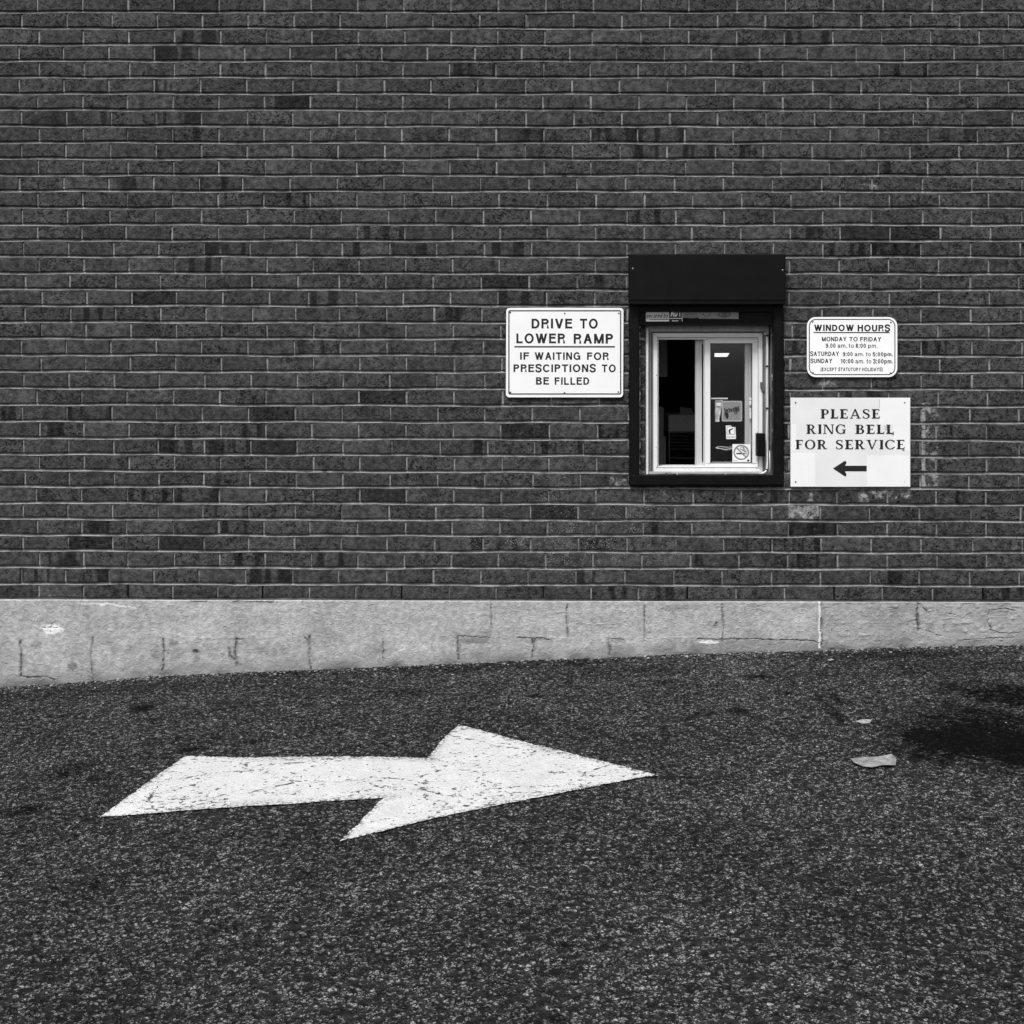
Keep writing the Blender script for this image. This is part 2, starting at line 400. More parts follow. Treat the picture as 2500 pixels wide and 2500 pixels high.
def grid_object(name, xs, ys, zf, mat, attrs=None, parent=None):
    X, Y = np.meshgrid(xs, ys); Z = zf(X, Y); nx, ny = len(xs), len(ys)
    v = np.stack([X, Y, Z], -1).reshape(-1, 3)
    idx = np.arange(nx*ny).reshape(ny, nx)
    f = np.stack([idx[:-1, :-1], idx[:-1, 1:], idx[1:, 1:], idx[1:, :-1]], -1).reshape(-1, 4)
    me = bpy.data.meshes.new(name); me.from_pydata(v.tolist(), [], f.tolist()); me.update()
    me.polygons.foreach_set('use_smooth', [True]*len(me.polygons))
    if attrs:
        for k, a in attrs.items():
            at = me.attributes.new(k, 'FLOAT', 'POINT'); at.data.foreach_set('value', np.clip(a(X, Y), 0, 1).reshape(-1).astype('f'))
    return link(name, me, mat, parent)

stain_spots = []
def gs(px, py, rx, ry, a):       # stain in photo terms -> ellipse on the ground
    c = to_ground(px, py); e = to_ground(px+rx, py); n_ = to_ground(px, py-ry); s_ = to_ground(px, py+ry)
    stain_spots.append((c.x, c.y, abs(e.x-c.x), abs(n_.y-s_.y)/2, a))
for a in ((2350, 1810, 150, 50, 1.0), (2450, 1815, 130, 60, 1.0), (2400, 1760, 130, 35, .7), (2440, 1790, 130, 90, .55), (2290, 1790, 90, 40, .55), (2480, 1700, 130, 30, .75), (2400, 1680, 110, 18, .42),
          (175, 1880, 50, 18, .5), (345, 1731, 28, 9, .7), (60, 1977, 50, 9, .6), (470, 1828, 24, 6, .6), (1800, 1737, 26, 7, .7), (1850, 1652, 28, 6, .6),
          (1630, 1665, 30, 6, .5), (1000, 1690, 60, 10, .4), (1920, 1693, 20, 5, .6), (700, 1640, 90, 10, .45), (1200, 1625, 300, 12, .4), (1500, 1640, 200, 14, .3),
          (2350, 1625, 160, 14, .35), (2150, 1600, 300, 9, .4), (200, 1690, 260, 12, .3), (2040, 1705, 12, 20, .5), (2010, 1715, 10, 22, .5), (2040, 1745, 14, 22, .5), (2300, 1640, 100, 12, .3)):
    gs(*a)
lx, ly = rng.random((2, 64))*100
def stain_fn(X, Y):
    s = np.zeros_like(X)
    wob = .35*np.sin(X*23+Y*17)+.25*np.sin(X*51-Y*37+2)+.2*np.sin(X*97+Y*71)
    for cx, cy, rx, ry, a in stain_spots:
        d = np.sqrt(((X-cx)/rx)**2+((Y-cy)/ry)**2)+wob*.35
        s = np.maximum(s, a*np.clip((1.5-d)/.9, 0, 1))
    return s
def ax(lo, hi, a, b, fine, coarse):
    return np.unique(np.round(np.concatenate([np.linspace(lo, a, coarse), np.arange(a, b, fine), np.linspace(b, hi, coarse)]), 5))
def gz_rough(X, Y):
    r = np.random.default_rng(3).normal(0, 1, X.shape); r2 = r.copy()
    r2[1:-1, 1:-1] = (r[1:-1, 1:-1]*2+r[:-2, 1:-1]+r[2:, 1:-1]+r[1:-1, :-2]+r[1:-1, 2:])/3.2
    near = np.clip((3.2-np.abs(X))/.1, 0, 1)*np.clip((Y+4.2)/.1, 0, 1)
    return gz(X, Y)+np.clip(r2*.0020, -.0036, .0038)*near
g = grid_object('asphalt', ax(-90, 90, -3.2, 3.2, .0085, 30), ax(-120, .0, -4.2, -.001, .0095, 25)[:-1].tolist()+[0.0, .02], gz_rough, M_ASPH, {'stain': stain_fn})
g.name = 'asphalt_lane'; tag(g, kind='structure')

# painted arrow -------------------------------------------------------
arrow_px = [(243, 1998), (344, 1925), (452, 1848), (700, 1851), (1044, 1853), (1080, 1808), (1120, 1771), (1350, 1831), (1560, 1884), (1608, 1896),
            (1570, 1900), (1250, 1962), (1060, 2000), (829, 2058), (885, 2003), (936, 1951), (700, 1966), (480, 1980)]
def arrow_object():
    pts = [to_ground(*p) for p in arrow_px]; out = []
    for i in range(len(pts)):
        a, b = pts[i], pts[(i+1) % len(pts)]; L = (b-a).length; n = max(1, int(L/.012)); nrm = Vector((-(b-a).y, (b-a).x, 0)).normalized()
        for k in range(n):
            p = a.lerp(b, k/n); j = 0 if k == 0 else (mnoise.noise(p*60)*.005+mnoise.noise(p*17)*.004)
            out.append(p+nrm*j)
    n0 = len(out)
    bm = bmesh.new(); vs = [bm.verts.new((p.x, p.y, 0)) for p in out]
    f = bm.faces.new(vs); bmesh.ops.triangulate(bm, faces=[f])
    for _ in range(3):
        bmesh.ops.subdivide_edges(bm, edges=[e for e in bm.edges if e.calc_length() > .03], cuts=1, use_grid_fill=False)
        bmesh.ops.triangulate(bm, faces=[f for f in bm.faces if len(f.verts) > 3])
    ring = np.array([[p.x, p.y] for p in out])
    vals = []
    for v in bm.verts:
        d = np.min(np.hypot(ring[:, 0]-v.co.x, ring[:, 1]-v.co.y)); vals.append(max(0, 1-d/.014))
        v.co.z = float(gz(v.co.x, v.co.y))+.0046+mnoise.noise(Vector((v.co.x*40, v.co.y*40, 0)))*.0008
    for f in bm.faces:
        if f.normal.z < 0: f.normal_flip()
    me = bpy.data.meshes.new('painted_arrow'); bm.to_mesh(me); bm.free()
    at = me.attributes.new('edge', 'FLOAT', 'POINT'); at.data.foreach_set('value', np.array(vals, 'f'))
    o = link('painted_arrow', me, M_PAINT)
    return tag(o, 'large worn white arrow painted on the asphalt, pointing right, cracked and flaking', 'road marking')
arrow_object()

# ---------------------------------------------------------------- building
B = empty('brick_building'); tag(B, 'dark brick building with pale concrete base and a small service window', 'building')

LINE_L = [427.4,466.5,507.4,548.3,587.4,626,666.5,706.5,745.7,786,826.5,866.5,907,947.9,987.4,1028.3,1069,1108.3,1148.3,1187.4,1227.4,1266.5,1305.7,1344.3,1385.2,1424.8,1462.6]
LINE_R = [429.6,467.8,507.8,549,588,628,668.7,708.7,748.5,789.5,828.7,869.6,910,951.7,993,1033.5,1075.7,1116,1157,1194.3,1233.5,1273.5,1310.4,1350.4,1390,1430.9,1469.5]
JL = ["108 357 608 861 1118 1362 1627 1893","210 462 712 967 1224 1480 1740","124 375 615 873 1130 1388 1652 1915","208 460 708 965 1224 1482 1747","131 383 636 889 1145 1404 1664 1922",
"218 470 723 981 1241 1498 1757","142 393 648 898 1152 1413 1673 1905","235 485 740 990 1248 1513 1730","139 394 648 900 1156 1417 1660 1905","231 483 735 990 1243 1498 1760","118 370 620 876 1130 1390 1652 1910",
"228 478 730 985 1242 1500 1758","132 386 640 893 1148 1408 1668 1925","205 457 710 973 1233 1493 1756","123 373 626 877 1134 1393 1657 1920","222 470 722 982 1237 1492 1750","131 385 635 888 1147 1408 1668 1925",
"220 472 723 980 1237 1494 1760","140 388 641 890 1144 1402 1663 1922","203 456 712 973 1229 1495 1757","130 378 631 885 1138 1396 1657 1920","210 458 708 970 1227 1482 1740","127 380 632 888 1144 1395 1652 1915",
"220 468 717 978 1233 1487 1747","120 365 612 863 1117 1378 1642 1900","218 468 718 970 1222 1475 1735"]
JM = ["247 520 788 1062 1330 1602 1880","95 360 627 893 1165 1438 1710","8 270 537 805 1072 1343 1613 1887","97 362 630 900 1163 1435 1708","15 280 542 810 1075 1342 1610 1885","107 370 632 893 1163 1433","0 257 523 793 1062 1332 1608",
"90 353 620 887 1160 1430","5 262 530 797","105 370 636 902","8 263 532 805","112 372 642 907","18 278 542 813","105 372 640 913 1187 1455","15 283 547 812 1080 1348","105 370 636 900 1175 1447","22 290 562 828 1092 1365",
"110 375 643 910 1172 1442","15 280 547 812 1083 1350","112 372 638 905 1172 1437 1707","10 275 538 802 1070 1337 1608 1883","98 367 630 898 1165 1437 1703","5 263 530 803 1070 1340 1613 1887","98 360 625 888 1153 1420 1695",
"262 525 790 1055 1325 1600 1875","88 347 612 875 1140 1410 1677"]
JR = ["243 520 795 1080 1362 1640","72 347 625 900 1178 1457 1735","250 530 803 1075 1365 1640","67 342 620 900 1182 1465 1745","250 525 803 1075 1355 1635","615 895 1173 1455 1735","795 1073 1353 1633 1905","613 895 1177 1457 1740",
"798 1083 1355 1635","1450 1735","1355 1640","620 1460 1740","803 1075 1355 1640","620 893 1173 1450 1730","1355 1628 1905","612 1440 1722","1350 1625","612 1437 1722","1350 1625","75 345 615 883 1165 1440 1718","243 515 790 1065 1345 1635",
"67 338 610 885 1165 1442 1720","245 520 793 1075 1355 1645","60 332 607 887 1165 1445 1722","238 515 790 1070 1345 1628 1905","42 315 587 865 1137 1420 1700"]
XMIN, XMAX = -1400, 3900            # photo units (built further than the frame on both sides)
def row_joints(r):
    if 0 <= r < 26:
        js = sorted([float(a)/2.3 for a in JL[r].split()]+[830+float(a)/2.3 for a in JM[r].split()]+[1660+float(a)/2.3 for a in JR[r].split()])
        out = [js[0]]
        for a in js[1:]:
            if a-out[-1] < 45: continue
            gap = a-out[-1]; per = 109+(out[-1]/2500)*12.5; n = max(1, round(gap/per))
            s0 = out[-1]
            for k in range(1, n+1): out.append(s0+gap*k/n)
    else:
        off = (50 if r % 2 == 0 else 93)+random.uniform(-4, 4); out = [off]
        while out[-1] < 2500: out.append(out[-1]+109+(out[-1]/2500)*12.5+random.uniform(-2, 2))
    while out[0] > XMIN: out.insert(0, out[0]-109+random.uniform(-1.5, 1.5))
    while out[-1] < XMAX: out.append(out[-1]+121.5+random.uniform(-1.5, 1.5))
    return out
NTOP = 15
def line_y(k, px):
    t = px/2500.
    if k < 0: l, r = LINE_L[0]+k*39.8, LINE_R[0]+k*40.0
    else: l, r = LINE_L[k], LINE_R[k]
    t = np.clip(t, -.5, 1.5)
    return l+(r-l)*t+ .9*math.sin(px*.011+k*2.3)+.6*math.sin(px*.031+k*5.1)
OPX0, OPX1, OPY0, OPY1 = 1561., 1888., 760., 1162.      # hole in the wall

def brick_wall():
    V = []; F = []; tone = []; seed = []; dent = []; nv = 0
    NX, NZ = 15, 5
    def one(x0, x1, ky, clip=None, fixed=None, outd=None):
        nonlocal nv
        x0 += 2.0+random.uniform(-.9, .5); x1 -= 2.0+random.uniform(-.9, .5)
        if x1-x0 < 4: return
        d0 = outd if outd is not None else random.gauss(0, .0009); tilt = random.gauss(0, .0008)
        t_, s_ = random.random(), random.random()
        xm = (x0+x1)/2
        dn = random.choice([.1, .3, .6, 1.]) if xm < 2150 else random.choice([.6, .9, 1., 1.])
        jit = random.uniform(-.6, .6); base = nv
        us = np.concatenate([[0, 0, 0, .03], np.linspace(0, 1, NX)[1:-1], [.97, 1, 1, 1]]); vs_ = np.array([0, 0, 0, .10, .32, .5, .68, .90, 1, 1, 1])
        nu, nw = len(us), len(vs_)
        for j, v in enumerate(vs_):
            for i, u in enumerate(us):
                px = x0+(x1-x0)*u
                top = line_y(ky, px)+3.3+jit*.5; bot = line_y(ky+1, px)-4.0+jit*.5
                py = top+(bot-top)*v
                er = min(i, nu-1-i, j, nw-1-j)
                if er >= 1:      # ragged arris
                    e = mnoise.noise(Vector((px*.09, py*.09, t_*50)))
                    if i in (1,): px += .3+e*.8
                    if i == nu-2: px -= .3+e*.8
                    if j == 1: py += .2+e*.5
                    if j == nw-2: py -= .2+e*.5
                    if er >= 2:
                        if i == 2: px += 1.1
                        if i == nu-3: px -= 1.1
                        if j == 2: py += 1.1
                        if j == nw-3: py -= 1.1
                out = d0+tilt*(u-.5)+mnoise.noise(Vector((px*.05, py*.05, s_*50)))*.0012
                if er == 1: out -= .0022
                if er == 0: out = -.016
                V.append(((px-1250)*.002, -out+.0, EYE+(900-py)*.002))
        for j in range(nw-1):
            for i in range(nu-1):
                a = base+j*nu+i; F.append((a, a+nu, a+nu+1, a+1))
        n = nu*nw; nv += n; tone.extend([t_]*n); seed.extend([s_]*n); dent.extend([dn]*n)
    for r in range(-NTOP, 26):
        js = row_joints(r)
        ymid = line_y(r, 1700)+20
        for a, b in zip(js[:-1], js[1:]):
            if OPY0 < ymid < OPY1+2:
                if a < OPX1 and b > OPX0:
                    if a < OPX0-6: one(a, OPX0+1.5, r)
                    if b > OPX1+6: one(OPX1-1.5, b, r)
                    continue
            one(a, b, r)
    me = bpy.data.meshes.new('brick_wall'); me.from_pydata(V, [], F); me.update()
    for k, a in (('tone', tone), ('seed', seed), ('dent', dent)):
        at = me.attributes.new(k, 'FLOAT', 'POINT'); at.data.foreach_set('value', np.array(a, 'f'))
    # mortar: struck joints, each bed recessed at its top and nearly flush at its bottom edge
    nb = len(F); V2 = []; F2 = []
    def strip(px0, px1, k):
        n = max(2, int((px1-px0)/14)); b0 = len(V)+len(V2)
        for i in range(n+1):
            px = px0+(px1-px0)*i/n; y = line_y(k, px); e = mnoise.noise(Vector((px*.03, k*7.7, 3)))
            e2 = mnoise.noise(Vector((px*.11, k*3.7, 9)))
            for dy, o in ((-6, -.012), (-3.4, -.011+.001*e), (.4+e*.9, -.0085+.0012*e2), (1.5+e*.7, -.0016+.001*e2), (3.1+e*.5, .0004+.0008*e2), (4.2, -.010)):
                V2.append(((px-1250)*.002, -o, EYE+(900-(y+dy))*.002))
        for i in range(n):
            for j in range(5):
                a = b0+i*6+j; F2.append((a, a+1, a+7, a+6))
    def vplane(px0, px1, k):          # vertical joints' mortar: shallow plane behind the bricks of one course
        n = max(2, int((px1-px0)/24)); b0 = len(V)+len(V2)
        for i in range(n+1):
            px = px0+(px1-px0)*i/n
            for q in range(4):
                y = line_y(k, px)+5.0+(line_y(k+1, px)-line_y(k, px)-10.0)*q/3
                V2.append(((px-1250)*.002, .0052+.0030*mnoise.noise(Vector((px*.02, k*.9, 1)))+.0010*mnoise.noise(Vector((px*.07, y*.07, 1))), EYE+(900-y)*.002))
        for i in range(n):
            for j in range(3):
                a = b0+i*4+j; F2.append((a, a+1, a+5, a+4))
    def spans(y):
        return [(XMIN, OPX0), (OPX1, XMAX)] if OPY0+4 < y < OPY1-3 else [(XMIN, XMAX)]
    for k in range(-NTOP, 26):
        for s in spans(line_y(k, 1700)): strip(s[0], s[1], k)
        for s in spans(line_y(k, 1700)+20): vplane(s[0], s[1], k)
    me2 = bpy.data.meshes.new('brick_wall')
    me2.from_pydata(V+V2, [], F+F2); me2.update()
    for k, a in (('tone', tone), ('seed', seed), ('dent', dent)):
        at = me2.attributes.new(k, 'FLOAT', 'POINT'); at.data.foreach_set('value', np.array(a+[.5]*len(V2), 'f'))
    me2.materials.append(M_BRICK); me2.materials.append(M_MORTAR)
    me2.polygons.foreach_set('material_index', [0]*len(F)+[1]*len(F2))
    me2.polygons.foreach_set('use_smooth', [True]*(len(F)+len(F2)))
    bpy.data.meshes.remove(me)
    return link('brick_wall', me2, None, B)
BW = brick_wall()

# backing of the wall (blockwork), with the window hole, and the room behind
X0, X1 = (XMIN-1250)*.002, (XMAX-1250)*.002
ZT = EYE+(900-line_y(-NTOP, 1250))*.002; ZB = EYE+(900-1466)*.002
a = P(OPX0, OPY0); c = P(OPX1, OPY1)
mb = MB()
mb.box(X0, a.x, .0115, .20, ZB-.9, ZT); mb.box(c.x, X1, .0115, .20, ZB-.9, ZT)
mb.box(a.x, c.x, .0115, .20, a.z, ZT); mb.box(a.x, c.x, .0115, .20, ZB-.9, c.z)
mb.build('block_wall', M_MORTAR, B)
mb = MB(); mb.box(X0-.02, X1+.02, -.05, .30, ZT, ZT+.03, .004); mb.box(X0-.02, X1+.02, -.05, -.045, ZT-.09, ZT, .001)
mb.build('coping', M_COPING, B)
mb = MB(); mb.box(X0, X1, .30, 9, ZT-.3, ZT-.25); mb.build('roof', M_ROOF, B)
mb = MB()
mb.box(X0, X0+.2, .2, 9, -1.2, ZT-.3); mb.box(X1-.2, X1, .2, 9, -1.2, ZT-.3); mb.box(X0, X1, 8.8, 9, -1.2, ZT-.3)
mb.build('outer_wall', M_ROOM, B)
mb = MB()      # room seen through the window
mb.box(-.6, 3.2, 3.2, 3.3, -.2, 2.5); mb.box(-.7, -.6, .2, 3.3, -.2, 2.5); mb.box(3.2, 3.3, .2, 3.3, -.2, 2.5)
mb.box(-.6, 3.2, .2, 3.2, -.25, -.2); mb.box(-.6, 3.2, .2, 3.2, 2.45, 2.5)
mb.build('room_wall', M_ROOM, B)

# foundation: real relief, cracks carved in -----------------------------
def foundation():
    S = 1.5456
    A = lambda X, Y: (X/S, 1400+Y/S); C = lambda X, Y: (1250+X/S, 1400+Y/S)
    cracks = []   # (polyline in photo px, half width px, depth m, stain)
    for pts, w_, st in (([A(78, 255), A(84, 330), A(80, 385), A(100, 392), A(170, 390), A(212, 402)], 1.6, .8), ([A(350, 240), A(346, 330), A(352, 402)], 1.3, .7),
            ([A(618, 250), A(622, 300), A(616, 372)], 1.8, .75), ([A(893, 245), A(890, 300), A(897, 345)], 1.7, .8), ([A(865, 280), A(868, 312), A(893, 330)], 1.5, .7),
            ([A(893, 246), A(915, 246)], 1.2, .6), ([A(1168, 235), A(1168, 300), A(1176, 362)], 1.8, .8), ([A(1150, 240), A(1168, 262)], 1.1, .6), ([A(1447, 248), A(1449, 332)], 1.7, .6),
            ([A(1728, 238), A(1730, 325)], 1.7, .8), ([A(1728, 238), A(1850, 240)], 1.2, .7), ([A(1852, 110), A(1854, 240)], .8, .5),
            ([A(722, 106), A(780, 105)], .8, .7), ([A(880, 106), A(1030, 108)], .8, .7),
            ([C(207, 118), C(205, 180), C(210, 242)], 1.0, .7), ([C(498, 120), C(500, 242)], 1.0, .7), ([C(793, 118), C(797, 200), C(792, 252)], 1.1, .8),
            ([C(78, 245), C(82, 280), C(76, 316)], 1.7, .75), ([C(20, 243), C(78, 244), C(140, 247)], 1.1, .6), ([C(90, 246), C(84, 262)], 1.5, .6),
            ([C(367, 245), C(369, 310)], 1.7, .75), ([C(367, 245), C(425, 250)], 1.1, .6), ([C(700, 246), C(780, 248), C(900, 246), C(1120, 252), C(1160, 262)], 1.1, .7),
            ([C(1532, 108), C(1526, 170), C(1534, 215)], 1.8, .9), ([C(1800, 140), C(1793, 180), C(1808, 212)], 1.1, .7), ([C(1640, 150), C(1700, 168), C(1730, 150)], .9, .6),
            ([C(1800, 212), C(1850, 225), C(1905, 222)], .9, .6), ([C(1545, 125), C(1570, 150)], .9, .6), ([C(1560, 215), C(1620, 235)], .9, .6), ([C(1168, 110), C(1166, 190), C(1170, 280)], 1.2, .85),
            ([C(1810, 140), C(1860, 130), C(1900, 138)], .8, .6), ([C(1700, 250), C(1800, 244), C(1890, 240)], .9, .5),
            ([A(165, 205), A(232, 203)], .8, .6), ([A(196, 186), A(195, 224)], .8, .6), ([C(762, 198), C(772, 188)], 1.6, .7)):
        cracks.append((pts, w_, st))
    stains = [(A(1800, 252), 40, 9, .45), (A(275, 350), 12, 10, .6), (A(655, 262), 12, 7, .5), (A(742, 291), 9, 5, 1.0), (A(742, 320), 8, 16, .32), (A(415, 350), 30, 14, .25), (A(905, 345), 10, 6, .5),
              (A(330, 380), 200, 6, .25), (A(1170, 330), 14, 30, .3), (A(620, 330), 5, 36, .4), (C(115, 246), 22, 5, .5), (C(395, 252), 20, 5, .4), (C(900, 265), 170, 12, .33), (C(655, 275), 5, 20, .35),
              (C(1440, 140), 16, 26, .38), (C(1465, 185), 14, 14, .35), (C(1380, 180), 4, 22, .22), (C(1700, 200), 140, 30, .16), (C(1400, 250), 120, 9, .25), (C(640, 128), 60, 8, .22), (C(1060, 130), 10, 5, .4), (C(1204, 214), 3, 5, .6),
              (A(140, 268), 14, 9, .35), (A(420, 265), 16, 8, .3), (A(20, 250), 10, 20, .25), (C(968, 268), 7, 4, .6), (C(1105, 120), 14, 5, .35), (A(1150, 330), 12, 20, .3), (C(1560, 200), 30, 16, .25), (A(1000, 215), 4, 30, .15)]
    whites = [(A(198, 208), 25, 13, .9), (C(740, 258), 24, 4, .7)] + [(A(305+i*20, 112+[0, 2, 3, 2, 2, 3, 5, 8, 11, 13, 17][i]), 9, 2.0, .6) for i in range(11)]
    def dist_poly(PX, PY, pts):
        d = np.full(PX.shape, 1e9)
        for (x0, y0), (x1, y1) in zip(pts[:-1], pts[1:]):
            dx, dy = x1-x0, y1-y0; L = dx*dx+dy*dy+1e-9
            t = np.clip(((PX-x0)*dx+(PY-y0)*dy)/L, 0, 1); d = np.minimum(d, np.hypot(PX-x0-t*dx, PY-y0-t*dy))
        return d
    px = np.concatenate([np.linspace(XMIN, -30, 60), np.arange(-29, 2530, 1.35), np.linspace(2531, XMAX, 60)])
    rows = 165; tt = np.linspace(0, 1, rows)
    PX = np.repeat(px[None, :], rows, 0); top = np.interp(px, [0, 2500], [1463.5, 1470.5]); bot = 1735.
    botl = np.interp(px, GX, GY)+14
    PY = top[None, :]+(botl-top)[None, :]*tt[:, None]
    def nz(sx, sy, s):   # cheap value noise
        R = np.random.default_rng(s).random((64, 1024))
        u = PX*sx+400; v = PY*sy; i = np.floor(u).astype(int); j = np.floor(v).astype(int); fu = u-i; fv = v-j
        fu = fu*fu*(3-2*fu); fv = fv*fv*(3-2*fv); g_ = lambda a_, b_: R[b_ % 64, a_ % 1024]
        return (g_(i, j)*(1-fu)+g_(i+1, j)*fu)*(1-fv)+(g_(i, j+1)*(1-fu)+g_(i+1, j+1)*fu)*fv-.5
    wx = PX+nz(.08, .08, 1)*3.2+nz(.35, .35, 2)*1.8; wy = PY+nz(.08, .08, 3)*3+nz(.35, .35, 4)*1.8
    relief = nz(.02, .03, 5)*.004+nz(.09, .11, 6)*.0012+nz(.3, .3, 7)*.0010+nz(.6, .6, 17)*.0010
    trowel = nz(.12, .35, 8); relief += np.clip(trowel-.25, 0, 1)*.006
    st = np.zeros_like(PX); wh = np.zeros_like(PX); cut = np.zeros_like(PX); fade = np.clip(.85+1.3*nz(.045, .06, 31), .35, 1)
    for pts, w_, s in cracks:
        x0 = min(p[0] for p in pts)-14; x1 = max(p[0] for p in pts)+14
        m = (px > x0) & (px < x1)
        d = dist_poly(wx[:, m], wy[:, m], pts)
        ww = 1.3*w_*(.75+nz(.2, .2, 9)[:, m]*1.4)
        cut[:, m] = np.maximum(cut[:, m], fade[:, m]*np.clip(1.4-d/np.maximum(ww, .3), 0, 1))
        st[:, m] = np.maximum(st[:, m], s*.85*fade[:, m]*np.clip(1.6-d/np.maximum(ww*1.1, .3), 0, 1)); st[:, m] = np.maximum(st[:, m], .95*s*np.clip(1-d/(w_*5.5), 0, 1)*np.clip(.7+1.6*nz(.1, .05, 33)[:, m], 0, 1.2))
    for (cx, cy), rx, ry, a_ in stains:
        d = np.sqrt(((wx-cx)/rx)**2+((wy-cy)/ry)**2)+nz(.15, .2, 10)*.6
        st = np.maximum(st, a_*np.clip((1.2-d)/.6, 0, 1))
    for (cx, cy), rx, ry, a_ in whites:
        d = np.sqrt(((wx-cx)/rx)**2+((wy-cy)/ry)**2)+nz(.2, .3, 11)*.7
        wh = np.maximum(wh, a_*np.clip((1.1-d)/.3, 0, 1))
    dj = np.abs(wx-(1250+1160/S)); wh = np.maximum(wh, np.clip(1.3-dj/2.6, 0, 1)*.8*(wy < 1582)*(nz(.1, .1, 12) > -.3))
    dampb = np.clip(1-(botl[None, :]-14-PY)/34., 0, 1)*(.38+.8*np.clip(nz(.03, .05, 13)+.15, 0, 1)); st = np.maximum(st, dampb)
    blot = np.clip(nz(.012, .022, 41)+nz(.05, .06, 42)*.7+nz(.16, .16, 43)*.35-.02, 0, 1); st = np.maximum(st, blot*(.16+.50*np.clip((PY-1535)/60, 0, 1)))
    # right-hand panel is rougher and a little darker
    rp = np.clip((PX-2006)/4, 0, 1); st = np.maximum(st, rp*(.13+.20*np.clip(nz(.03, .05, 14)+.3, 0, 1))); relief += rp*np.clip(nz(.07, .1, 15)-.12, 0, 1)*.010-rp*.002
    bump_l = np.clip(1-np.abs(wy-1556-nz(.03, .01, 22)*6)/4, 0, 1)*.0012*np.clip(nz(.012, .01, 16)*3, 0, 1)*(PX < 2004)
    OUT = .006+relief+bump_l-cut*.006
    OUT[0, :] = -.01
    V = np.stack([(PX-1250)*.002, -OUT, EYE+(900-PY)*.002], -1).reshape(-1, 3)
    nx = len(px); idx = np.arange(rows*nx).reshape(rows, nx)
    F = np.stack([idx[:-1, :-1], idx[1:, :-1], idx[1:, 1:], idx[:-1, 1:]], -1).reshape(-1, 4)
    me = bpy.data.meshes.new('foundation'); me.vertices.add(len(V)); me.vertices.foreach_set('co', V.astype('f').reshape(-1))
    me.loops.add(F.size); me.loops.foreach_set('vertex_index', F.reshape(-1).astype('i'))
    me.polygons.add(len(F)); me.polygons.foreach_set('loop_start', (np.arange(len(F))*4).astype('i')); me.polygons.foreach_set('loop_total', np.full(len(F), 4, 'i'))
    me.update(calc_edges=True); me.validate()
    me.polygons.foreach_set('use_smooth', [True]*len(me.polygons))
    for k, a_ in (('stain', st), ('white', wh)):
        at = me.attributes.new(k, 'FLOAT', 'POINT'); at.data.foreach_set('value', np.clip(a_, 0, 1).reshape(-1).astype('f'))
    return link('foundation', me, M_CONC, B)
foundation()

for x in (312, 641, 980, 1326, 1678, 2036, 2399):
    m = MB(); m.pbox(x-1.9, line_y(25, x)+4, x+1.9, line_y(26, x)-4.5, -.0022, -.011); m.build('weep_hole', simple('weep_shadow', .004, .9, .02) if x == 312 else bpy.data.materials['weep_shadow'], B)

def grit():
    m = MB(); r = random.Random(11)
    bm = bmesh.new(); bmesh.ops.create_icosphere(bm, subdivisions=1, radius=1); base = [v.co.copy() for v in bm.verts]; fs = [[v.index for v in f.verts] for f in bm.faces]; bm.free()
    for i in range(1500):
        x = r.uniform(-3.1, 3.1); d = min(r.expovariate(1/.035), .6) if i < 1000 else r.uniform(0, 2.6)
        sz = r.uniform(.0022, .0055)*(1.2 if d < .1 else .8); a = r.random()*6.3; y = -d-.004
        z = float(gz(x, y))+sz*.35; ca, sa = math.cos(a), math.sin(a); e = r.uniform(.5, 1)
        m.add([(x+(v.x*ca-v.y*e*sa)*sz*1.5, y+(v.x*sa+v.y*e*ca)*sz*1.5, z+v.z*sz*.7*r.uniform(.8, 1.1)) for v in base], fs)
    t = NT('grit_stone'); c = t.vor(60, 'F1', out=1); t.col(t.ramp(t.math('POWER', c, 2), 0, 1, .03, .38, False)); t.rough(.8); t.spec(.1)
    tag(m.build('grit', t.m), kind='stuff')
grit()

# ---------------------------------------------------------------- shutter box, surround
hood = MB()
ho = .068
hood.pbox(1537, 619.5, 1918.5, 735, ho, .001, .006)
hood.pbox(1539, 733, 1917, 743, ho-.003, .001, .004)
H = hood.build('shutter_housing', M_BLACK, B, True)
try:
    for p in H.data.polygons: p.use_smooth = False
except Exception: pass
def screw(px, py, out, r, mat, parent, name='screw'):
    bm = bmesh.new(); c_ = P(px, py, out)
    bmesh.ops.create_uvsphere(bm, u_segments=12, v_segments=6, radius=r)
    for v in bm.verts: v.co = Vector((v.co.x, v.co.y*.45, v.co.z))+c_
    for f in bm.faces: f.smooth = True
    m_ = MB(); m_.bm(bm); m_.box(c_.x-r*.75, c_.x+r*.75, c_.y-r*.48, c_.y-r*.3, c_.z-r*.12, c_.z+r*.12)
    return m_.build(name, mat, parent)
for q in ((1545, 656), (1911, 660)): screw(*q, ho, .005, M_SCREW, H)

s = MB()
so = .016
s.pbox(1537.5, 743, 1561, 1160, so, -.03, .002); s.pbox(1888.5, 743, 1913, 1160, so, -.03, .002)       # guide rails
s.pbox(1541, 743, 1558, 1160, so+.004, so-.001, .001); s.pbox(1893, 743, 1909, 1160, so+.004, so-.001, .001)
s.pbox(1561, 743, 1888.5, 794, .0, -.06, .001)                                                           # head plate
s.pbox(1561, 743, 1888.5, 761.5, .012, .0, .002)                                                         # dark slat that hides the stickers' tops
s.pbox(1537, 1160, 1914, 1184, .024, -.02, .003); s.pbox(1541, 1183, 1911, 1188, .016, 0, .002)
s.build('window_surround', M_TRIM, B)
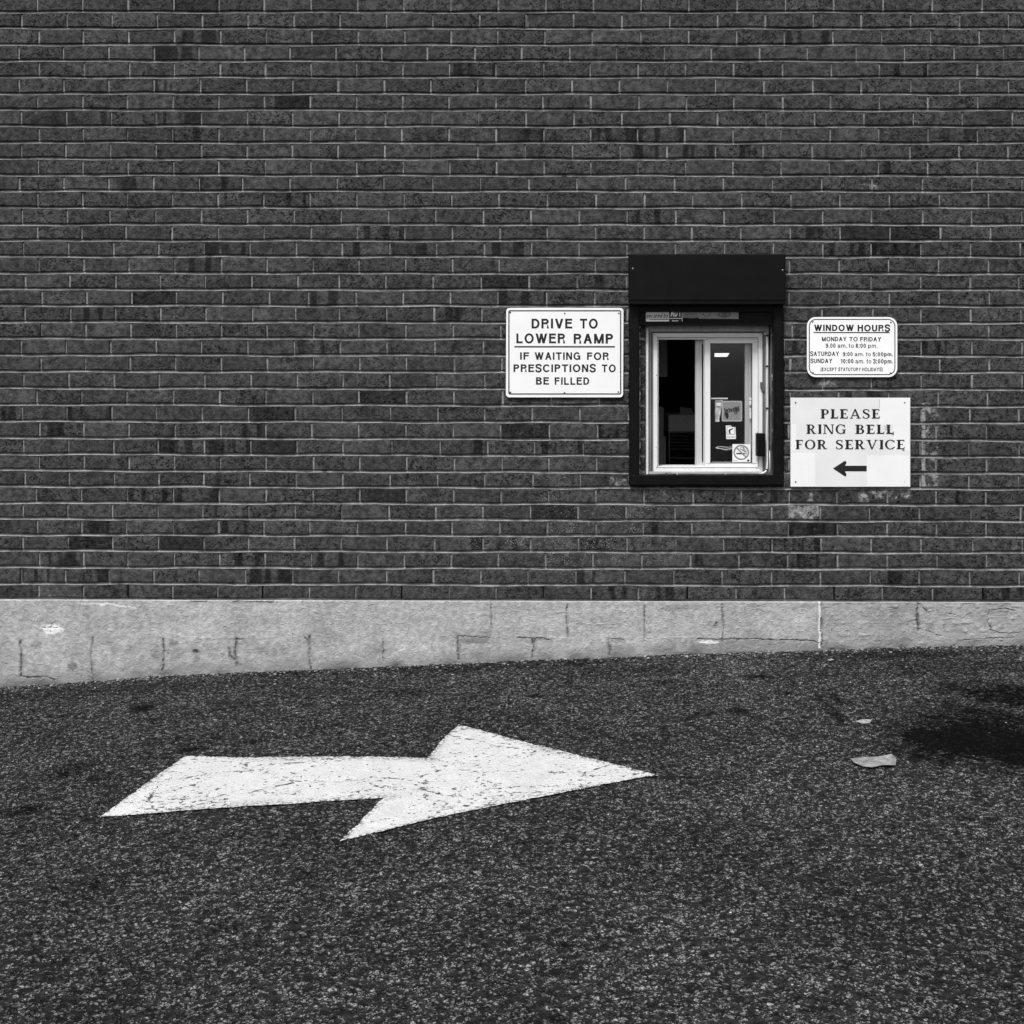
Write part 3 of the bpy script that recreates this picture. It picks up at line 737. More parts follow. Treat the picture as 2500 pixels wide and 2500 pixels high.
# ragged sealant along the surround
def rag(px, py0, py1, side, w_, out, parent, mat=M_CAULK, vert=True):
    m_ = MB(); n = int(abs(py1-py0)/2.2); L = []; 
    for i in range(n+1):
        y = py0+(py1-py0)*i/n; e = max(.15, w_*(.45+1.1*mnoise.noise(Vector((px*.1, y*.09, 4)))+.5*mnoise.noise(Vector((px*.1, y*.4, 8)))))
        L.append((y, e))
    vs = []; fs = []
    for y, e in L:
        q = [(px, y), (px+side*e, y)] if vert else [(y, px), (y, px+side*e)]
        A_ = P(*q[0], out); B_ = P(*q[1], out); M_ = (A_+B_)/2
        vs += [(A_.x, A_.y+.003, A_.z), (M_.x, M_.y, M_.z), (B_.x, B_.y+.003, B_.z)]
    for i in range(n): fs += [(i*3, i*3+1, i*3+4, i*3+3), (i*3+1, i*3+2, i*3+5, i*3+4)]
    m_.add(vs, fs); return m_.build('sealant', mat, parent, True)
rag(1561.5, 796, 1158, 1, 2.6, -.012, B); rag(1887.5, 796, 1158, -1, 3.0, -.012, B)
rag(1536.5, 640, 1188, -1, 2.6, .004, B, M_TRIM); rag(1914, 760, 1188, 1, 2.4, .004, B, M_TRIM)
rag(1188, 1545, 1912, 1, 2.6, .004, B, M_TRIM, False)
m_ = rag(1915, 1150, 1190, 1, 1.8, .006, B)
rag(1915, 828, 880, 1, 1.2, .006, B)

# brick returns beside the window
def brick_return(xa, xb, o, ya0):
    V = []; F = []; tone = []; seed = []
    for k in range(9, 19):
        ya = max(796, line_y(k, 1700)+3.2); yb = min(1161, line_y(k+1, 1700)-3.8)
        if yb-ya < 3: continue
        m = MB(); A_ = P(xa, ya, 0); C_ = P(xb, yb, 0); m.box(A_.x, C_.x, -o, .16, C_.z, A_.z, .0015)
        n = len(V); V.extend(m.v); F.extend([tuple(i+n for i in f) for f in m.f]); tone.extend([random.random()]*len(m.v)); seed.extend([random.random()*.8]*len(m.v))
    nb = len(F); m = MB(); A_ = P(xa+1, 795, 0); C_ = P(xb-.3, 1161, 0); m.box(A_.x, C_.x, -o+.004, .159, C_.z, A_.z)
    n = len(V); V.extend(m.v); F.extend([tuple(i+n for i in f) for f in m.f])
    me = bpy.data.meshes.new('brick_reveal'); me.from_pydata(V, [], F); me.update()
    for k, a_ in (('tone', tone), ('seed', seed), ('dent', [.5]*len(tone))):
        at = me.attributes.new(k, 'FLOAT', 'POINT'); at.data.foreach_set('value', np.array(a_+[.5]*len(m.v), 'f'))
    me.materials.append(M_BRICK); me.materials.append(M_MORTAR); me.polygons.foreach_set('material_index', [0]*nb+[1]*len(m.f))
    link('brick_reveal', me, None, B)
brick_return(1562, 1577.5, -.045, 0); brick_return(1888.2, 1894, -.012, 0)

# ---------------------------------------------------------------- window
W = empty('window', P(1720, 1160, -.08)); W.parent = B
tag(W, 'sliding window with its left side open')
def frame_mb(x0, y0, x1, y1, wl, wt, wr, wb, out, back, b=.0012):
    """mitred frame: four trapezoid bars"""
    m = MB(); o = [(x0, y0), (x1, y0), (x1, y1), (x0, y1)]; i = [(x0+wl, y0+wt), (x1-wr, y0+wt), (x1-wr, y1-wb), (x0+wl, y1-wb)]
    for k in range(4):
        j = (k+1) % 4; g_ = .12
        q = [o[k], o[j], i[j], i[k]]
        cx = sum(p[0] for p in q)/4; cy = sum(p[1] for p in q)/4
        q = [(cx+(p[0]-cx)*(1-g_*.01), cy+(p[1]-cy)*(1-g_*.01)) for p in q]
        m.prism(q, out, out-back)
    return m
frame_mb(1575.5, 794.5, 1877, 1160, 9.5, 15, 8, 8, -.070, -.16).build('outer_frame', M_ALU, W)
m = MB(); m.pbox(1577, 800, 1583, 1159.5, -.062, -.071, .002); m.build('frame_bead', M_VINYL, W)
m = MB(); m.pbox(1586, 804, 1589.5, 1150, -.0735, -.10, .0005); m.pbox(1591, 806, 1594, 1150, -.0765, -.10, .0005)
m.pbox(1861.5, 806, 1864, 1150, -.0765, -.10, .0005); m.pbox(1865.5, 804, 1868, 1150, -.0735, -.10, .0005)
m.pbox(1585, 809.2, 1868, 812.5, -.10, -.12); m.build('frame_groove', M_ALUD, W)
frame_mb(1595, 813, 1861, 1151, 10, 10, 9.5, 11, -.080, -.19).build('main_frame', M_VINYL, W)
frame_mb(1605.2, 823.3, 1851.2, 1139.8, 2.5, 5.2, 2.5, 1.5, -.090, -.19).build('inner_lip', M_VINYL, W)
m = MB(); m.pbox(1585, 1151.5, 1870, 1159.5, -.060, -.12, .002); m.build('sill', M_ALU, W)
fs_ = frame_mb(1720.5, 826.5, 1851, 1144, 13.5, 11.5, 14, 13.5, -.094, -.118); fs_.pbox(1718.2, 828, 1719.9, 1143, -.10, -.118)
FS = fs_.build('sash', M_VINYL, W)
for q in ((1719.95, 828, 1720.45, 1143, -.0935), (1850.6, 826, 1851.4, 1143, -.0785), (1605.0, 823, 1605.7, 1139, -.0785), (1605, 1140.2, 1850, 1140.9, -.0785), (1722, 1131.0, 1849, 1131.5, -.0932), (1605, 822.9, 1851, 823.5, -.0785), (1583.3, 800, 1585.2, 1158, -.0695), (1585, 1150.9, 1868, 1151.9, -.0695)):
    m = MB(); m.pbox(q[0], q[1], q[2], q[3], q[4], q[4]-.004); m.build('joint_line', M_ALUD, W)
m = MB()
for (xa, ya, xb, yb) in ((1720.5, 826.5, 1734, 838), (1851, 826.5, 1837, 838), (1720.5, 1144, 1734, 1130.5), (1851, 1144, 1837, 1130.5)):
    m = MB(); m.prism([(xa, ya), (xa+.55, ya), (xb+.55, yb), (xb, yb)], -.0936, .002); m.build('mitre_joint', M_ALUD, W)
for (xa, ya, xb, yb) in ((1595, 813, 1605, 823), (1861, 813, 1851.5, 823), (1595, 1151, 1605, 1140), (1861, 1151, 1851.5, 1140)):
    m = MB(); m.prism([(xa, ya), (xa+.6, ya), (xb+.6, yb), (xb, yb)], -.0796, .002); m.build('mitre_joint', M_ALUD, W)
m = MB(); m.pbox(1733.2, 836.8, 1838.2, 1131.3, -.105, -.110); m.build('window_pane', M_GLASS, W)
def ring(m, x0, y0, x1, y1, wd, out, back):
    m.pbox(x0, y0, x1, y0+wd, out, back); m.pbox(x0, y1-wd, x1, y1, out, back); m.pbox(x0, y0+wd, x0+wd, y1-wd, out, back); m.pbox(x1-wd, y0+wd, x1, y1-wd, out, back)
m = MB(); ring(m, 1734.1, 838.1, 1836.9, 1130.4, 1.3, -.1005, -.105); m.build('glazing_gasket', M_RUB, W)
RS = frame_mb(1698, 828, 1834, 1139, 15.5, 11, 15, 11, -.128, -.150)
RS.pbox(1699.5, 832, 1700.6, 1137, -.1265, -.129); RS.pbox(1706, 838, 1707, 1130, -.1265, -.129); RS.pbox(1825, 838, 1826, 1130, -.1265, -.129)
RS.build('sash', M_VSASH, W)
m = MB(); m.pbox(1713, 838.5, 1819.5, 1128.5, -.138, -.142); m.build('window_pane', M_GLASS, W)
m = MB(); m.prism([(1857, 933), (1865, 934), (1867, 957), (1862, 954), (1857, 946)], -.065, .014); m.build('latch', M_STDARK, W)
for q in ((1603, 916), (1602, 1092), (1603, 1141), (1849, 1055), (1848, 1143)): screw(*q, -.079, .0022, M_SCREWD, W)
screw(1627, 1156, -.059, .0045, M_SCREWD, W)

# bell box and cable (mounted on the frame)
BB = MB(); BB.pbox(1848.5, 1058, 1868, 1114, -.035, -.079, .004); BB.pbox(1852, 1062, 1865, 1111, -.033, -.036, .002)
bb = BB.build('bell_box', M_BLACK); tag(bb, 'small upright black bell box fixed to the right side of the window frame', 'doorbell')
cab = MB()
pts = [P(1866, 812, -.064), P(1872, 820, -.06), P(1873, 840, -.06)]+[P(1873+.5*math.sin(i), 840+i*20, -.06) for i in range(1, 15)]+[P(1873, 1140, -.06), P(1872, 1148, -.057), P(1866, 1153.5, -.055), P(1857, 1157, -.053), P(1846, 1159, -.052), P(1828, 1159.4, -.05)]
cab.tube(pts, .0042, 10)
ca = cab.build('cable', M_CABLE, None, True); tag(ca, 'white cable clipped down the right side of the window frame and curling at the sill', 'cable')
for y in (819, 894, 997, 1147):
    m = MB(); m.pbox(1870, y-2.2, 1876.5, y+2.2, -.053, -.062, .001); m.build('cable_clip', M_SCREWD, ca)
cab = MB(); cab.tube([P(1879, 1100, -.03), P(1879.5, 1140, -.03), P(1877, 1158, -.028)], .0016, 6)
tag(cab.build('cable', M_CABLE, None, True), 'thin loose wire hanging beside the lower right corner of the window', 'cable')

# ---------------------------------------------------------------- lettering
# serif capitals drawn as outlines (unit cap height)
def catmull(pts, n=8):
    out = []; P_ = [pts[0]]+pts+[pts[-1]]
    for i in range(1, len(P_)-2):
        p0, p1, p2, p3 = [np.array(P_[j], float) for j in (i-1, i, i+1, i+2)]
        for k in range(n):
            t = k/n; out.append(.5*((2*p1)+(-p0+p2)*t+(2*p0-5*p1+4*p2-p3)*t*t+(-p0+3*p1-3*p2+p3)*t**3))
    out.append(np.array(P_[-2], float)); return out
def stroke(pts, wd):
    c_ = catmull(pts); n = len(c_); polys = []; W_ = np.interp(np.linspace(0, 1, n), np.linspace(0, 1, len(wd)), wd)
    L = []; R = []
    for i in range(n):
        d = c_[min(i+1, n-1)]-c_[max(i-1, 0)]; d = d/(np.hypot(*d)+1e-9); nn = np.array([-d[1], d[0]])
        L.append(c_[i]+nn*W_[i]/2); R.append(c_[i]-nn*W_[i]/2)
    return [[tuple(L[i]), tuple(L[i+1]), tuple(R[i+1]), tuple(R[i])] for i in range(n-1)]
def arcring(cx, cy, rx, ry, ix, iy, a0, a1, n=22):
    q = []
    for i in range(n):
        t0, t1 = [math.radians(a0+(a1-a0)*(i+k)/n) for k in (0, 1)]
        q.append([(cx+rx*math.cos(t0), cy+ry*math.sin(t0)), (cx+rx*math.cos(t1), cy+ry*math.sin(t1)), (cx+ix*math.cos(t1), cy+iy*math.sin(t1)), (cx+ix*math.cos(t0), cy+iy*math.sin(t0))])
    return q
bar = lambda x0, y0, x1, y1: [(x0, y0), (x1, y0), (x1, y1), (x0, y1)]
ST, TH, SF = .23, .125, .075
def glyph(c):
    stem = lambda x: [bar(x, 0, x+ST, 1)]
    serif = lambda x0, x1, y: [bar(x0, y, x1, y+SF)]
    if c == 'I': return .33, stem(.08)+serif(0, .33, 0)+serif(0, .33, 1-SF)
    if c == 'L': return .64, stem(.08)+serif(0, .33, 1-SF)+[bar(0, 0, .62, TH), [(.55, TH), (.62, TH), (.66, .27), (.61, .27)]]
    if c in 'EF':
        p = stem(.08)+[bar(0, 1-TH*.9, .64, 1), [(.57, 1-TH*.9), (.64, 1-TH*.9), (.64, .76), (.60, .76)], bar(.25, .47, .50, .55), [(.46, .42), (.51, .40), (.51, .62), (.46, .60)]]
        return (.68, p+[bar(0, 0, .66, TH*.9), [(.58, TH*.9), (.66, TH*.9), (.69, .26), (.64, .26)]]) if c == 'E' else (.66, p+serif(0, .35, 0))
    if c == 'P': return .70, stem(.08)+serif(0, .36, 0)+[bar(0, 1-TH*.8, .40, 1), bar(.25, .42, .40, .42+TH*.8)]+arcring(.38, .71, .32, .29, .145, .215, -90, 90)
    if c == 'R': return .84, stem(.08)+serif(0, .34, 0)+[bar(0, 1-TH*.8, .40, 1), bar(.25, .45, .40, .45+TH*.8), [(.34, .46), (.52, .48), (.74, .06), (.56, .06)], bar(.54, 0, .86, SF*1.2)]+arcring(.38, .725, .31, .275, .135, .20, -90, 90)
    if c == 'B': return .76, stem(.08)+[bar(0, 1-TH*.8, .38, 1), bar(0, 0, .40, TH*.8), bar(.25, .49, .40, .49+TH*.8)]+arcring(.36, .755, .30, .245, .13, .17, -90, 90)+arcring(.38, .285, .35, .285, .165, .205, -90, 90)
    if c == 'O': return .92, arcring(.46, .5, .46, .52, .275, .435, 0, 360, 40)
    if c == 'C': return .84, arcring(.46, .5, .46, .52, .275, .435, 42, 318, 34)+[[(.74, .66), (.80, .64), (.82, .98), (.77, .98), (.72, .86)], [(.72, .10), (.80, .12), (.84, .26), (.79, .30), (.70, .20)]]
    if c == 'G': return .90, arcring(.46, .5, .46, .52, .275, .435, 42, 318, 34)+[[(.74, .66), (.80, .64), (.82, .98), (.77, .98), (.72, .86)], bar(.66, .04, .83, .44), bar(.55, .40, .90, .40+SF)]
    if c == 'A': return .92, [[(.07, 0), (.155, 0), (.50, .90), (.42, 1.0)], [(.40, 1.02), (.52, 1.02), (.88, 0), (.68, 0)], bar(.22, .28, .68, .28+TH*.7), bar(0, 0, .26, SF), bar(.58, 0, .97, SF)]
    if c == 'V': return .92, [[(.85, 1), (.765, 1), (.42, .08), (.50, -.02)], [(.52, -.02), (.40, -.02), (.05, 1), (.26, 1)], bar(.66, 1-SF, .95, 1), bar(-.03, 1-SF, .35, 1)]
    if c == 'N': return .94, [bar(.10, 0, .19, 1), bar(.77, 0, .86, 1), [(.10, 1), (.29, 1), (.86, .0), (.70, -.02)], bar(0, 0, .29, SF), bar(.67, 1-SF, .96, 1), bar(0, 1-SF, .28, 1)]
    if c == 'S': return .66, stroke([(.57, .78), (.48, .91), (.32, .955), (.15, .88), (.12, .72), (.25, .58), (.44, .47), (.55, .32), (.52, .14), (.36, .035), (.20, .05), (.09, .20)], [.07, .08, .09, .12, .165, .18, .18, .17, .13, .09, .08, .07])+[[(.53, .70), (.58, .70), (.59, .99), (.55, .99)], [(.05, .02), (.09, .02), (.11, .30), (.06, .30)]]
def serif_text(mb, word, x0, x1, ytop, ybase, out):
    adv = []; x = 0
    for c_ in word:
        w_, p = glyph(c_); adv.append((x, p)); x += w_+.15
    tot = x-.15; k = 0
    for ox, polys in adv:
        for q in polys:
            k += 1
            pts_ = [(x0+(ox+a_)/tot*(x1-x0), ybase-b_*(ybase-ytop)) for a_, b_ in q]
            mb.prism(pts_, out+(k % 7)*.00002, .0004)

# plain sans capitals, figures and a few small letters (unit cap height, stroke s)
def sans(c, s):
    V = lambda x, y0=0, y1=1: bar(x, y0, x+s, y1)
    Hh = lambda x0, x1, y: bar(x0, y, x1, y+s*.92)
    D = lambda x0, y0, x1, y1, k=1.08: [(x0, y0), (x0+s*k, y0), (x1+s*k, y1), (x1, y1)]
    t = s*.92; X = .73
    A_ = lambda cx, cy, rx, ry, a0, a1, n=20: arcring(cx, cy, rx, ry, rx-s, ry-t, a0, a1, n)
    if c == 'I': return s, [V(0)]
    if c == 'L': return .66, [V(0), Hh(0, .66, 0)]
    if c == 'T': return .78, [V(.39-s/2), Hh(0, .78, 1-t)]
    if c == 'E': return .72, [V(0), Hh(0, .72, 0), Hh(0, .66, .47), Hh(0, .71, 1-t)]
    if c == 'F': return .68, [V(0), Hh(0, .62, .45), Hh(0, .68, 1-t)]
    if c == 'H': return .78, [V(0), V(.78-s), Hh(0, .78, .47)]
    if c == 'N': return .80, [V(0), V(.80-s), D(0, 1, .80-s*1.08, 0)]
    if c == 'M': return .96, [V(0), V(.96-s), D(0, 1, .48-s*.54, 0), D(.96-s*1.08, 1, .48-s*.54, 0)]
    if c == 'W': return 1.22, [D(0, 1, .27, 0), D(.61-s*.54, 1, .27, 0), D(.61-s*.54, 1, .95-s*1.08, 0), D(1.22-s*1.08, 1, .95-s*1.08, 0)]
    if c == 'V': return .84, [D(0, 1, .42-s*.54, 0), D(.84-s*1.08, 1, .42-s*.54, 0)]
    if c == 'A': return .86, [D(0, 0, .43-s*.54, 1), D(.86-s*1.08, 0, .43-s*.54, 1), Hh(.17, .69, .27)]
    if c == 'X': return .82, [D(0, 0, .82-s*1.1, 1), D(.82-s*1.1, 0, 0, 1)]
    if c == 'Y': return .84, [[(0, 1), (s*1.15, 1), (.42+s*.5, .42), (.42-s*.5, .42)], [(.84-s*1.15, 1), (.84, 1), (.42+s*.5, .42), (.42-s*.5, .42)], V(.42-s/2, 0, .43)]
    if c == 'D': return .80, [V(0), Hh(0, .36, 0), Hh(0, .36, 1-t)]+A_(.35, .5, .45, .5, -90, 90)
    if c == 'P': return .72, [V(0), Hh(0, .44, 1-t), Hh(0, .44, .42)]+A_(.42, .71, .30, .29, -90, 90)
    if c == 'R': return .77, [V(0), Hh(0, .45, 1-t), Hh(0, .45, .44)]+A_(.43, .72, .31, .28, -90, 90)+[[(.77-s*1.05, 0), (.77, 0), (.69, .30), (.56, .46), (.46, .46), (.58, .34)]]
    if c == 'B': return .76, [V(0), Hh(0, .44, 1-t), Hh(0, .44, .49), Hh(0, .46, 0)]+A_(.42, .755, .29, .245, -90, 90)+A_(.45, .275, .31, .275, -90, 90)
    if c == 'O': return .96, A_(.48, .5, .48, .52, 0, 360, 36)
    if c == 'C': return .88, A_(.47, .5, .47, .52, 38, 322, 32)
    if c == 'G': return .92, A_(.47, .5, .47, .52, 42, 335, 32)+[V(.92-s, .02, .46), Hh(.52, .92, .40)]
    if c == 'U': return .77, [V(0, .34), V(.77-s, .34)]+A_(.385, .36, .385, .38, 180, 360)
    if c == 'S': return .72, stroke([(.69, .74), (.60, .90), (.37, .97), (.14, .89), (.09, .73), (.22, .58), (.48, .49), (.64, .37), (.62, .17), (.40, .04), (.15, .09), (.05, .30)], [s]*12)
    if c == '0': return .56, A_(.28, .5, .28, .51, 0, 360, 28)
    if c == '1': return .40, [V(.22), [(.0, .80), (.0, .70), (.24, .74), (.24, .99), (.19, .88)]]
    if c == '3': return .56, stroke([(.04, .74), (.12, .90), (.30, .96), (.48, .86), (.47, .66), (.28, .54), (.48, .44), (.52, .24), (.40, .07), (.20, .05), (.04, .25)], [s]*11)
    if c == '5': return .56, [Hh(.10, .52, 1-t)]+stroke([(.13, .96), (.08, .50), (.28, .62), (.48, .52), (.51, .28), (.38, .07), (.18, .05), (.03, .22)], [s]*8)
    if c == '8': return .56, A_(.28, .74, .245, .26, 0, 360, 24)+A_(.28, .28, .28, .29, 0, 360, 24)
    if c == '9': return .56, A_(.28, .68, .28, .32, 0, 360, 24)+stroke([(.50, .68), (.48, .30), (.36, .08), (.18, .04), (.05, .18)], [s]*5)
    if c == '.': return s*1.1, [bar(0, 0, s*1.1, s*1.1)]
    if c == ':': return s*1.1, [bar(0, 0, s*1.1, s*1.1), bar(0, .60, s*1.1, .60+s*1.1)]
    if c == '(': return .22, stroke([(.20, 1.03), (.05, .75), (.04, .15), (.20, -.20)], [s]*4)
    if c == ')': return .22, stroke([(.02, 1.03), (.17, .75), (.18, .15), (.02, -.20)], [s]*4)
    # small letters
    if c == 'a': return .54, A_(.25, .22, .25, .23, 0, 360)+[V(.52-s, 0, .50)]+stroke([(.06, .55), (.16, .67), (.34, .67), (.46, .50)], [s]*4)
    if c == 'm': return .86, [V(0, 0, X), V(.43-s/2, 0, .5), V(.86-s, 0, .5)]+A_(.215+s/4, .48, .215+s/4, .26, 0, 180, 12)+A_(.645-s/4, .48, .215+s/4, .26, 0, 180, 12)
    if c == 'n': return .52, [V(0, 0, X), V(.52-s, 0, .5)]+A_(.26, .47, .26, .27, 0, 180, 14)
    if c == 't': return .32, [V(.09, .03, .93), bar(0, X-t, .32, X), bar(.09, 0, .31, t)]
    if c == 'o': return .58, A_(.29, .365, .29, .375, 0, 360, 24)
    if c == 'p': return .58, [V(0, -.26, X)]+A_(.30, .365, .28, .375, 0, 360, 24)
    if c == 'b': return .58, [V(0, 0, 1)]+A_(.30, .365, .28, .375, 0, 360, 24)
    if c == 'd': return .58, [V(.58-s, 0, 1)]+A_(.28, .365, .28, .375, 0, 360, 24)
    if c == 'c': return .52, A_(.28, .365, .28, .375, 48, 312, 22)
    if c == 'e': return .56, A_(.28, .365, .28, .375, 0, 318, 22)+[bar(.05, .33, .53, .33+t*.8)]
    if c == 'r': return .34, [V(0, 0, X)]+A_(.30, .44, .28, .29, 80, 180, 8)
    if c == 's': return .48, stroke([(.44, .54), (.36, .65), (.16, .66), (.07, .52), (.22, .40), (.40, .30), (.38, .10), (.18, .06), (.04, .20)], [s]*9)
    if c == 'u': return .52, [V(0, .25, X), V(.52-s, 0, X)]+A_(.26, .26, .26, .27, 180, 360, 14)
    if c == 'y': return .54, [D(0, X, .27-s*.54, 0), D(.54-s*1.08, X, .27-s*.9, -.22)]
    return .4, []
def text(mb, body, x0, x1, ytop, ybase, out, st=.15, track=.13, shear=0., rot=0., thick=.0004):
    adv = []; x = 0
    for ch in body:
        if ch == ' ': x += .30; continue
        w_, p = sans(ch, st); adv.append((x, p)); x += w_+track
    tot = x-track; k = 0; cx, cy = (x0+x1)/2, (ytop+ybase)/2; r = math.radians(rot)
    for ox, polys in adv:
        for q in polys:
            k += 1; pts_ = []
            for a_, b_ in q:
                X_ = x0+(ox+a_+shear*b_)/(tot+shear)*(x1-x0); Y_ = ybase-b_*(ybase-ytop); dx, dy = X_-cx, Y_-cy
                pts_.append((cx+dx*math.cos(r)-dy*math.sin(r), cy+dx*math.sin(r)+dy*math.cos(r)))
            mb.prism(pts_, out+(k % 7)*.00002, thick)
def lines(words, fx, fy, out, mat, parent, fn):
    """words on one line (same top) become one part"""
    rows = {}
    for w_ in words: rows.setdefault(w_[0], []).append(w_[1:])
    for k in rows:
        for q in rows[k]:
            m = MB(); fn(m, q[0], fx(q[1]), fx(q[2]), fy(q[3]), fy(q[4]), out, *q[5:])
            m.build('lettering', mat, parent)

# ---------------------------------------------------------------- signs
def rect_band(mb, x0, y0, x1, y1, r, w_, out, n=7):
    ring_strip(mb, rrect(x0, y0, x1, y1, r, n), rrect(x0+w_, y0+w_, x1-w_, y1-w_, max(r-w_, .5), n), out)

# the three signs
f6 = lambda x: 1220+x/6.0375; g6 = lambda y: 740+y/6.0375
T = empty('wall_sign', P(1378, 970, .006)); tag(T, 'white rectangular sign left of the window reading DRIVE TO LOWER RAMP', 'sign')
m = MB(); m.prism([(x+(.9 if y < 860 else 0), y) for x, y in rrect(1235, 751.6, 1521.2, 970, 8.5)], .013, .003)
m.build('panel', M_SIGN, T)
m = MB(); rect_band(m, 1234.4, 751, 1521.9, 970.6, 9, 1.0, .0128); rect_band(m, 1241, 757.3, 1516.8, 963.3, 4.5, 2.9, .0134)  # outer band draws the thin shadow round the panel, inner band is print
m.pbox(f6(218), 844.9, f6(1698), 848.4, .0134, .0129); m.build('border_line', M_INK, T)
lines([(1, 'DRIVE', 470, 1070, 230, 374), (1, 'TO', 1183, 1445, 230, 375), (2, 'LOWER', 245, 965, 448, 593), (2, 'RAMP', 1090, 1670, 452, 597), (3, 'IF', 300, 433, 725, 834), (3, 'WAITING', 515, 1188, 725, 836),
       (3, 'FOR', 1287, 1608, 727, 838), (4, 'PRESCIPTIONS', 203, 1412, 903, 1016), (4, 'TO', 1505, 1710, 905, 1018), (5, 'BE', 535, 727, 1092, 1202), (5, 'FILLED', 810, 1320, 1094, 1204)], f6, g6, .0134, M_INKG, T,
      lambda *a: text(*a, .215, .19))
for i, q in enumerate(((1246, 763), (1378.6, 765), (1511, 765), (1246, 958), (1378, 959), (1509.5, 957))):
    screw(*q, .0136, .0046 if i in (1, 4) else .0040, M_SCREW if i in (1, 4) else M_SCREWD, T)

f4 = lambda x: 1920+x/4.2; g4 = lambda y: 760+y/4.2
T = empty('wall_sign', P(2080, 920, .006)); tag(T, 'white sign with round corners and opening hours, above the bell notice', 'sign')
m = MB(); m.prism(rrect(1970, 774, 2190.8, 920.5, 22, 9), .013, .003); m.build('panel', M_SIGNB, T)
m = MB(); rect_band(m, 1969.3, 773.3, 2191.5, 921.2, 22.5, 1.1, .0128, 9); rect_band(m, 1974.8, 778.6, 2186, 915.6, 18, 2.2, .0134, 9)
m.pbox(f4(278), g4(213), f4(1058), g4(224), .0134, .0129); m.build('border_line', M_INK, T)
lines([(1, 'WINDOW', 283, 692, 137, 202, .23), (1, 'HOURS', 730, 1060, 139, 206, .23), (2, 'MONDAY', 363, 617, 262, 307), (2, 'TO', 645, 730, 263, 308), (2, 'FRIDAY', 757, 972, 264, 309),
       (3, '9.00', 403, 503, 330, 374), (3, 'am.', 525, 620, 330, 374), (3, 'to', 638, 692, 330, 374), (3, '8:00', 710, 815, 331, 375), (3, 'pm.', 838, 933, 331, 375),
       (4, 'SATURDAY', 245, 540, 413, 458), (4, '9:00', 578, 680, 418, 460), (4, 'am.', 700, 795, 418, 460), (4, 'to', 815, 865, 418, 460), (4, '5:00pm.', 885, 1093, 419, 461),
       (5, 'SUNDAY', 247, 470, 486, 531), (5, '10:00', 555, 688, 488, 534), (5, 'am.', 707, 800, 488, 534), (5, 'to', 820, 870, 488, 534), (5, '3:00pm.', 888, 1093, 489, 535),
       (6, '(EXCEPT', 352, 515, 577, 613), (6, 'STATUTORY', 532, 762, 577, 613), (6, 'HOLIDAYS)', 777, 985, 577, 614)], f4, g4, .0134, M_INK, T,
      lambda *a: text(*a[:7], a[7] if len(a) > 7 else (.185 if any(c.isdigit() for c in a[1]) else .14 if a[1].islower() else .205), .16))
for q in ((1984, 785.5), (2175, 787), (1984.5, 910), (2174.5, 910.5)): screw(*q, .0138, .0045, M_SCREW, T)

T = empty('wall_sign', P(2076, 1188, .006)); tag(T, 'square-cornered patched white notice with serif capitals and an arrow pointing left', 'sign')
m = MB(); m.pbox(1930, 971, 2222.4, 1188.4, .014, .010, .0004); m.build('panel', M_NOTICE, T)
for q in ((2147, 972.5, 2221, 1037), (1933, 1036, 1944, 1100), (2117, 1112, 2221, 1187), (1932, 1106, 1990, 1187), (2180, 1037.6, 2221, 1100)):
    m = MB(); m.pbox(*q, .0144, .0139); m.build('tape_patch', M_PATCH, T)
lines([(1, 'PLEASE', 350, 958, 1003, 1100), (2, 'RING', 205, 610, 1160, 1257), (2, 'BELL', 707, 1103, 1162, 1258), (3, 'FOR', 93, 415, 1318, 1414), (3, 'SERVICE', 503, 1213, 1318, 1415)], f4, g4, .0147, M_INKG, T, serif_text)
m = MB()
m.prism([(2033.6, 1143.8), (2060, 1126.6), (2063.5, 1125.2), (2066.3, 1127), (2066.5, 1130), (2063, 1137), (2116, 1137), (2116, 1150.7), (2063, 1150.7), (2066.5, 1158), (2066.3, 1161.5), (2063.5, 1163.2), (2060, 1161.4)], .0147, .0004)
m.build('arrow', M_INKG, T)
m = MB()
for i in range(14):
    x = 2157+random.uniform(0, 14); y = 1037+random.uniform(0, 12); l = random.uniform(1, 5)
    m.prism([(x, y), (x+l, y+l*.35), (x+l, y+l*.35+.7), (x, y+.6)], .0151, .0004)
m.build('scuff', M_STGREY, T); m = MB()
m.prism([(2202, 1097.5), (2208, 1097), (2208, 1101), (2204, 1100)], .0151, .0004); m.build('scuff', M_STGREY, T); m = MB(); m.prism([(2176, 1058.5), (2183, 1060), (2182, 1063), (2178, 1061)], .0151, .0004)
m.build('scuff', M_STGREY, T); m = MB(); m.prism([(2147, 975), (2147.8, 975), (2147.6, 996), (2147, 996)], .0151, .0004)
m.build('scuff', M_STGREY, T)
for i, q in enumerate(((1942.4, 983.3), (2209, 983), (1942.6, 1176.7), (2208.5, 1176.6))): screw(*q, .0146, .0042 if i < 3 else .0018, M_SCREWD if i != 1 else M_SCREW, T)

# loose screws left in the wall
for q, lb in (((1247, 988), 'tiny screw left in the mortar under the bottom left corner of the ramp sign'), ((1508, 988), 'tiny screw left in the mortar under the bottom right corner of the ramp sign'), ((1949.5, 948), 'dark plug in the mortar between the hours sign and the bell notice')):
    tag(screw(*q, .002, .0045 if q[0] > 1900 else .0035, M_SCREWD if q[0] > 1900 else M_SCREW, None, 'screw'), lb, 'screw')

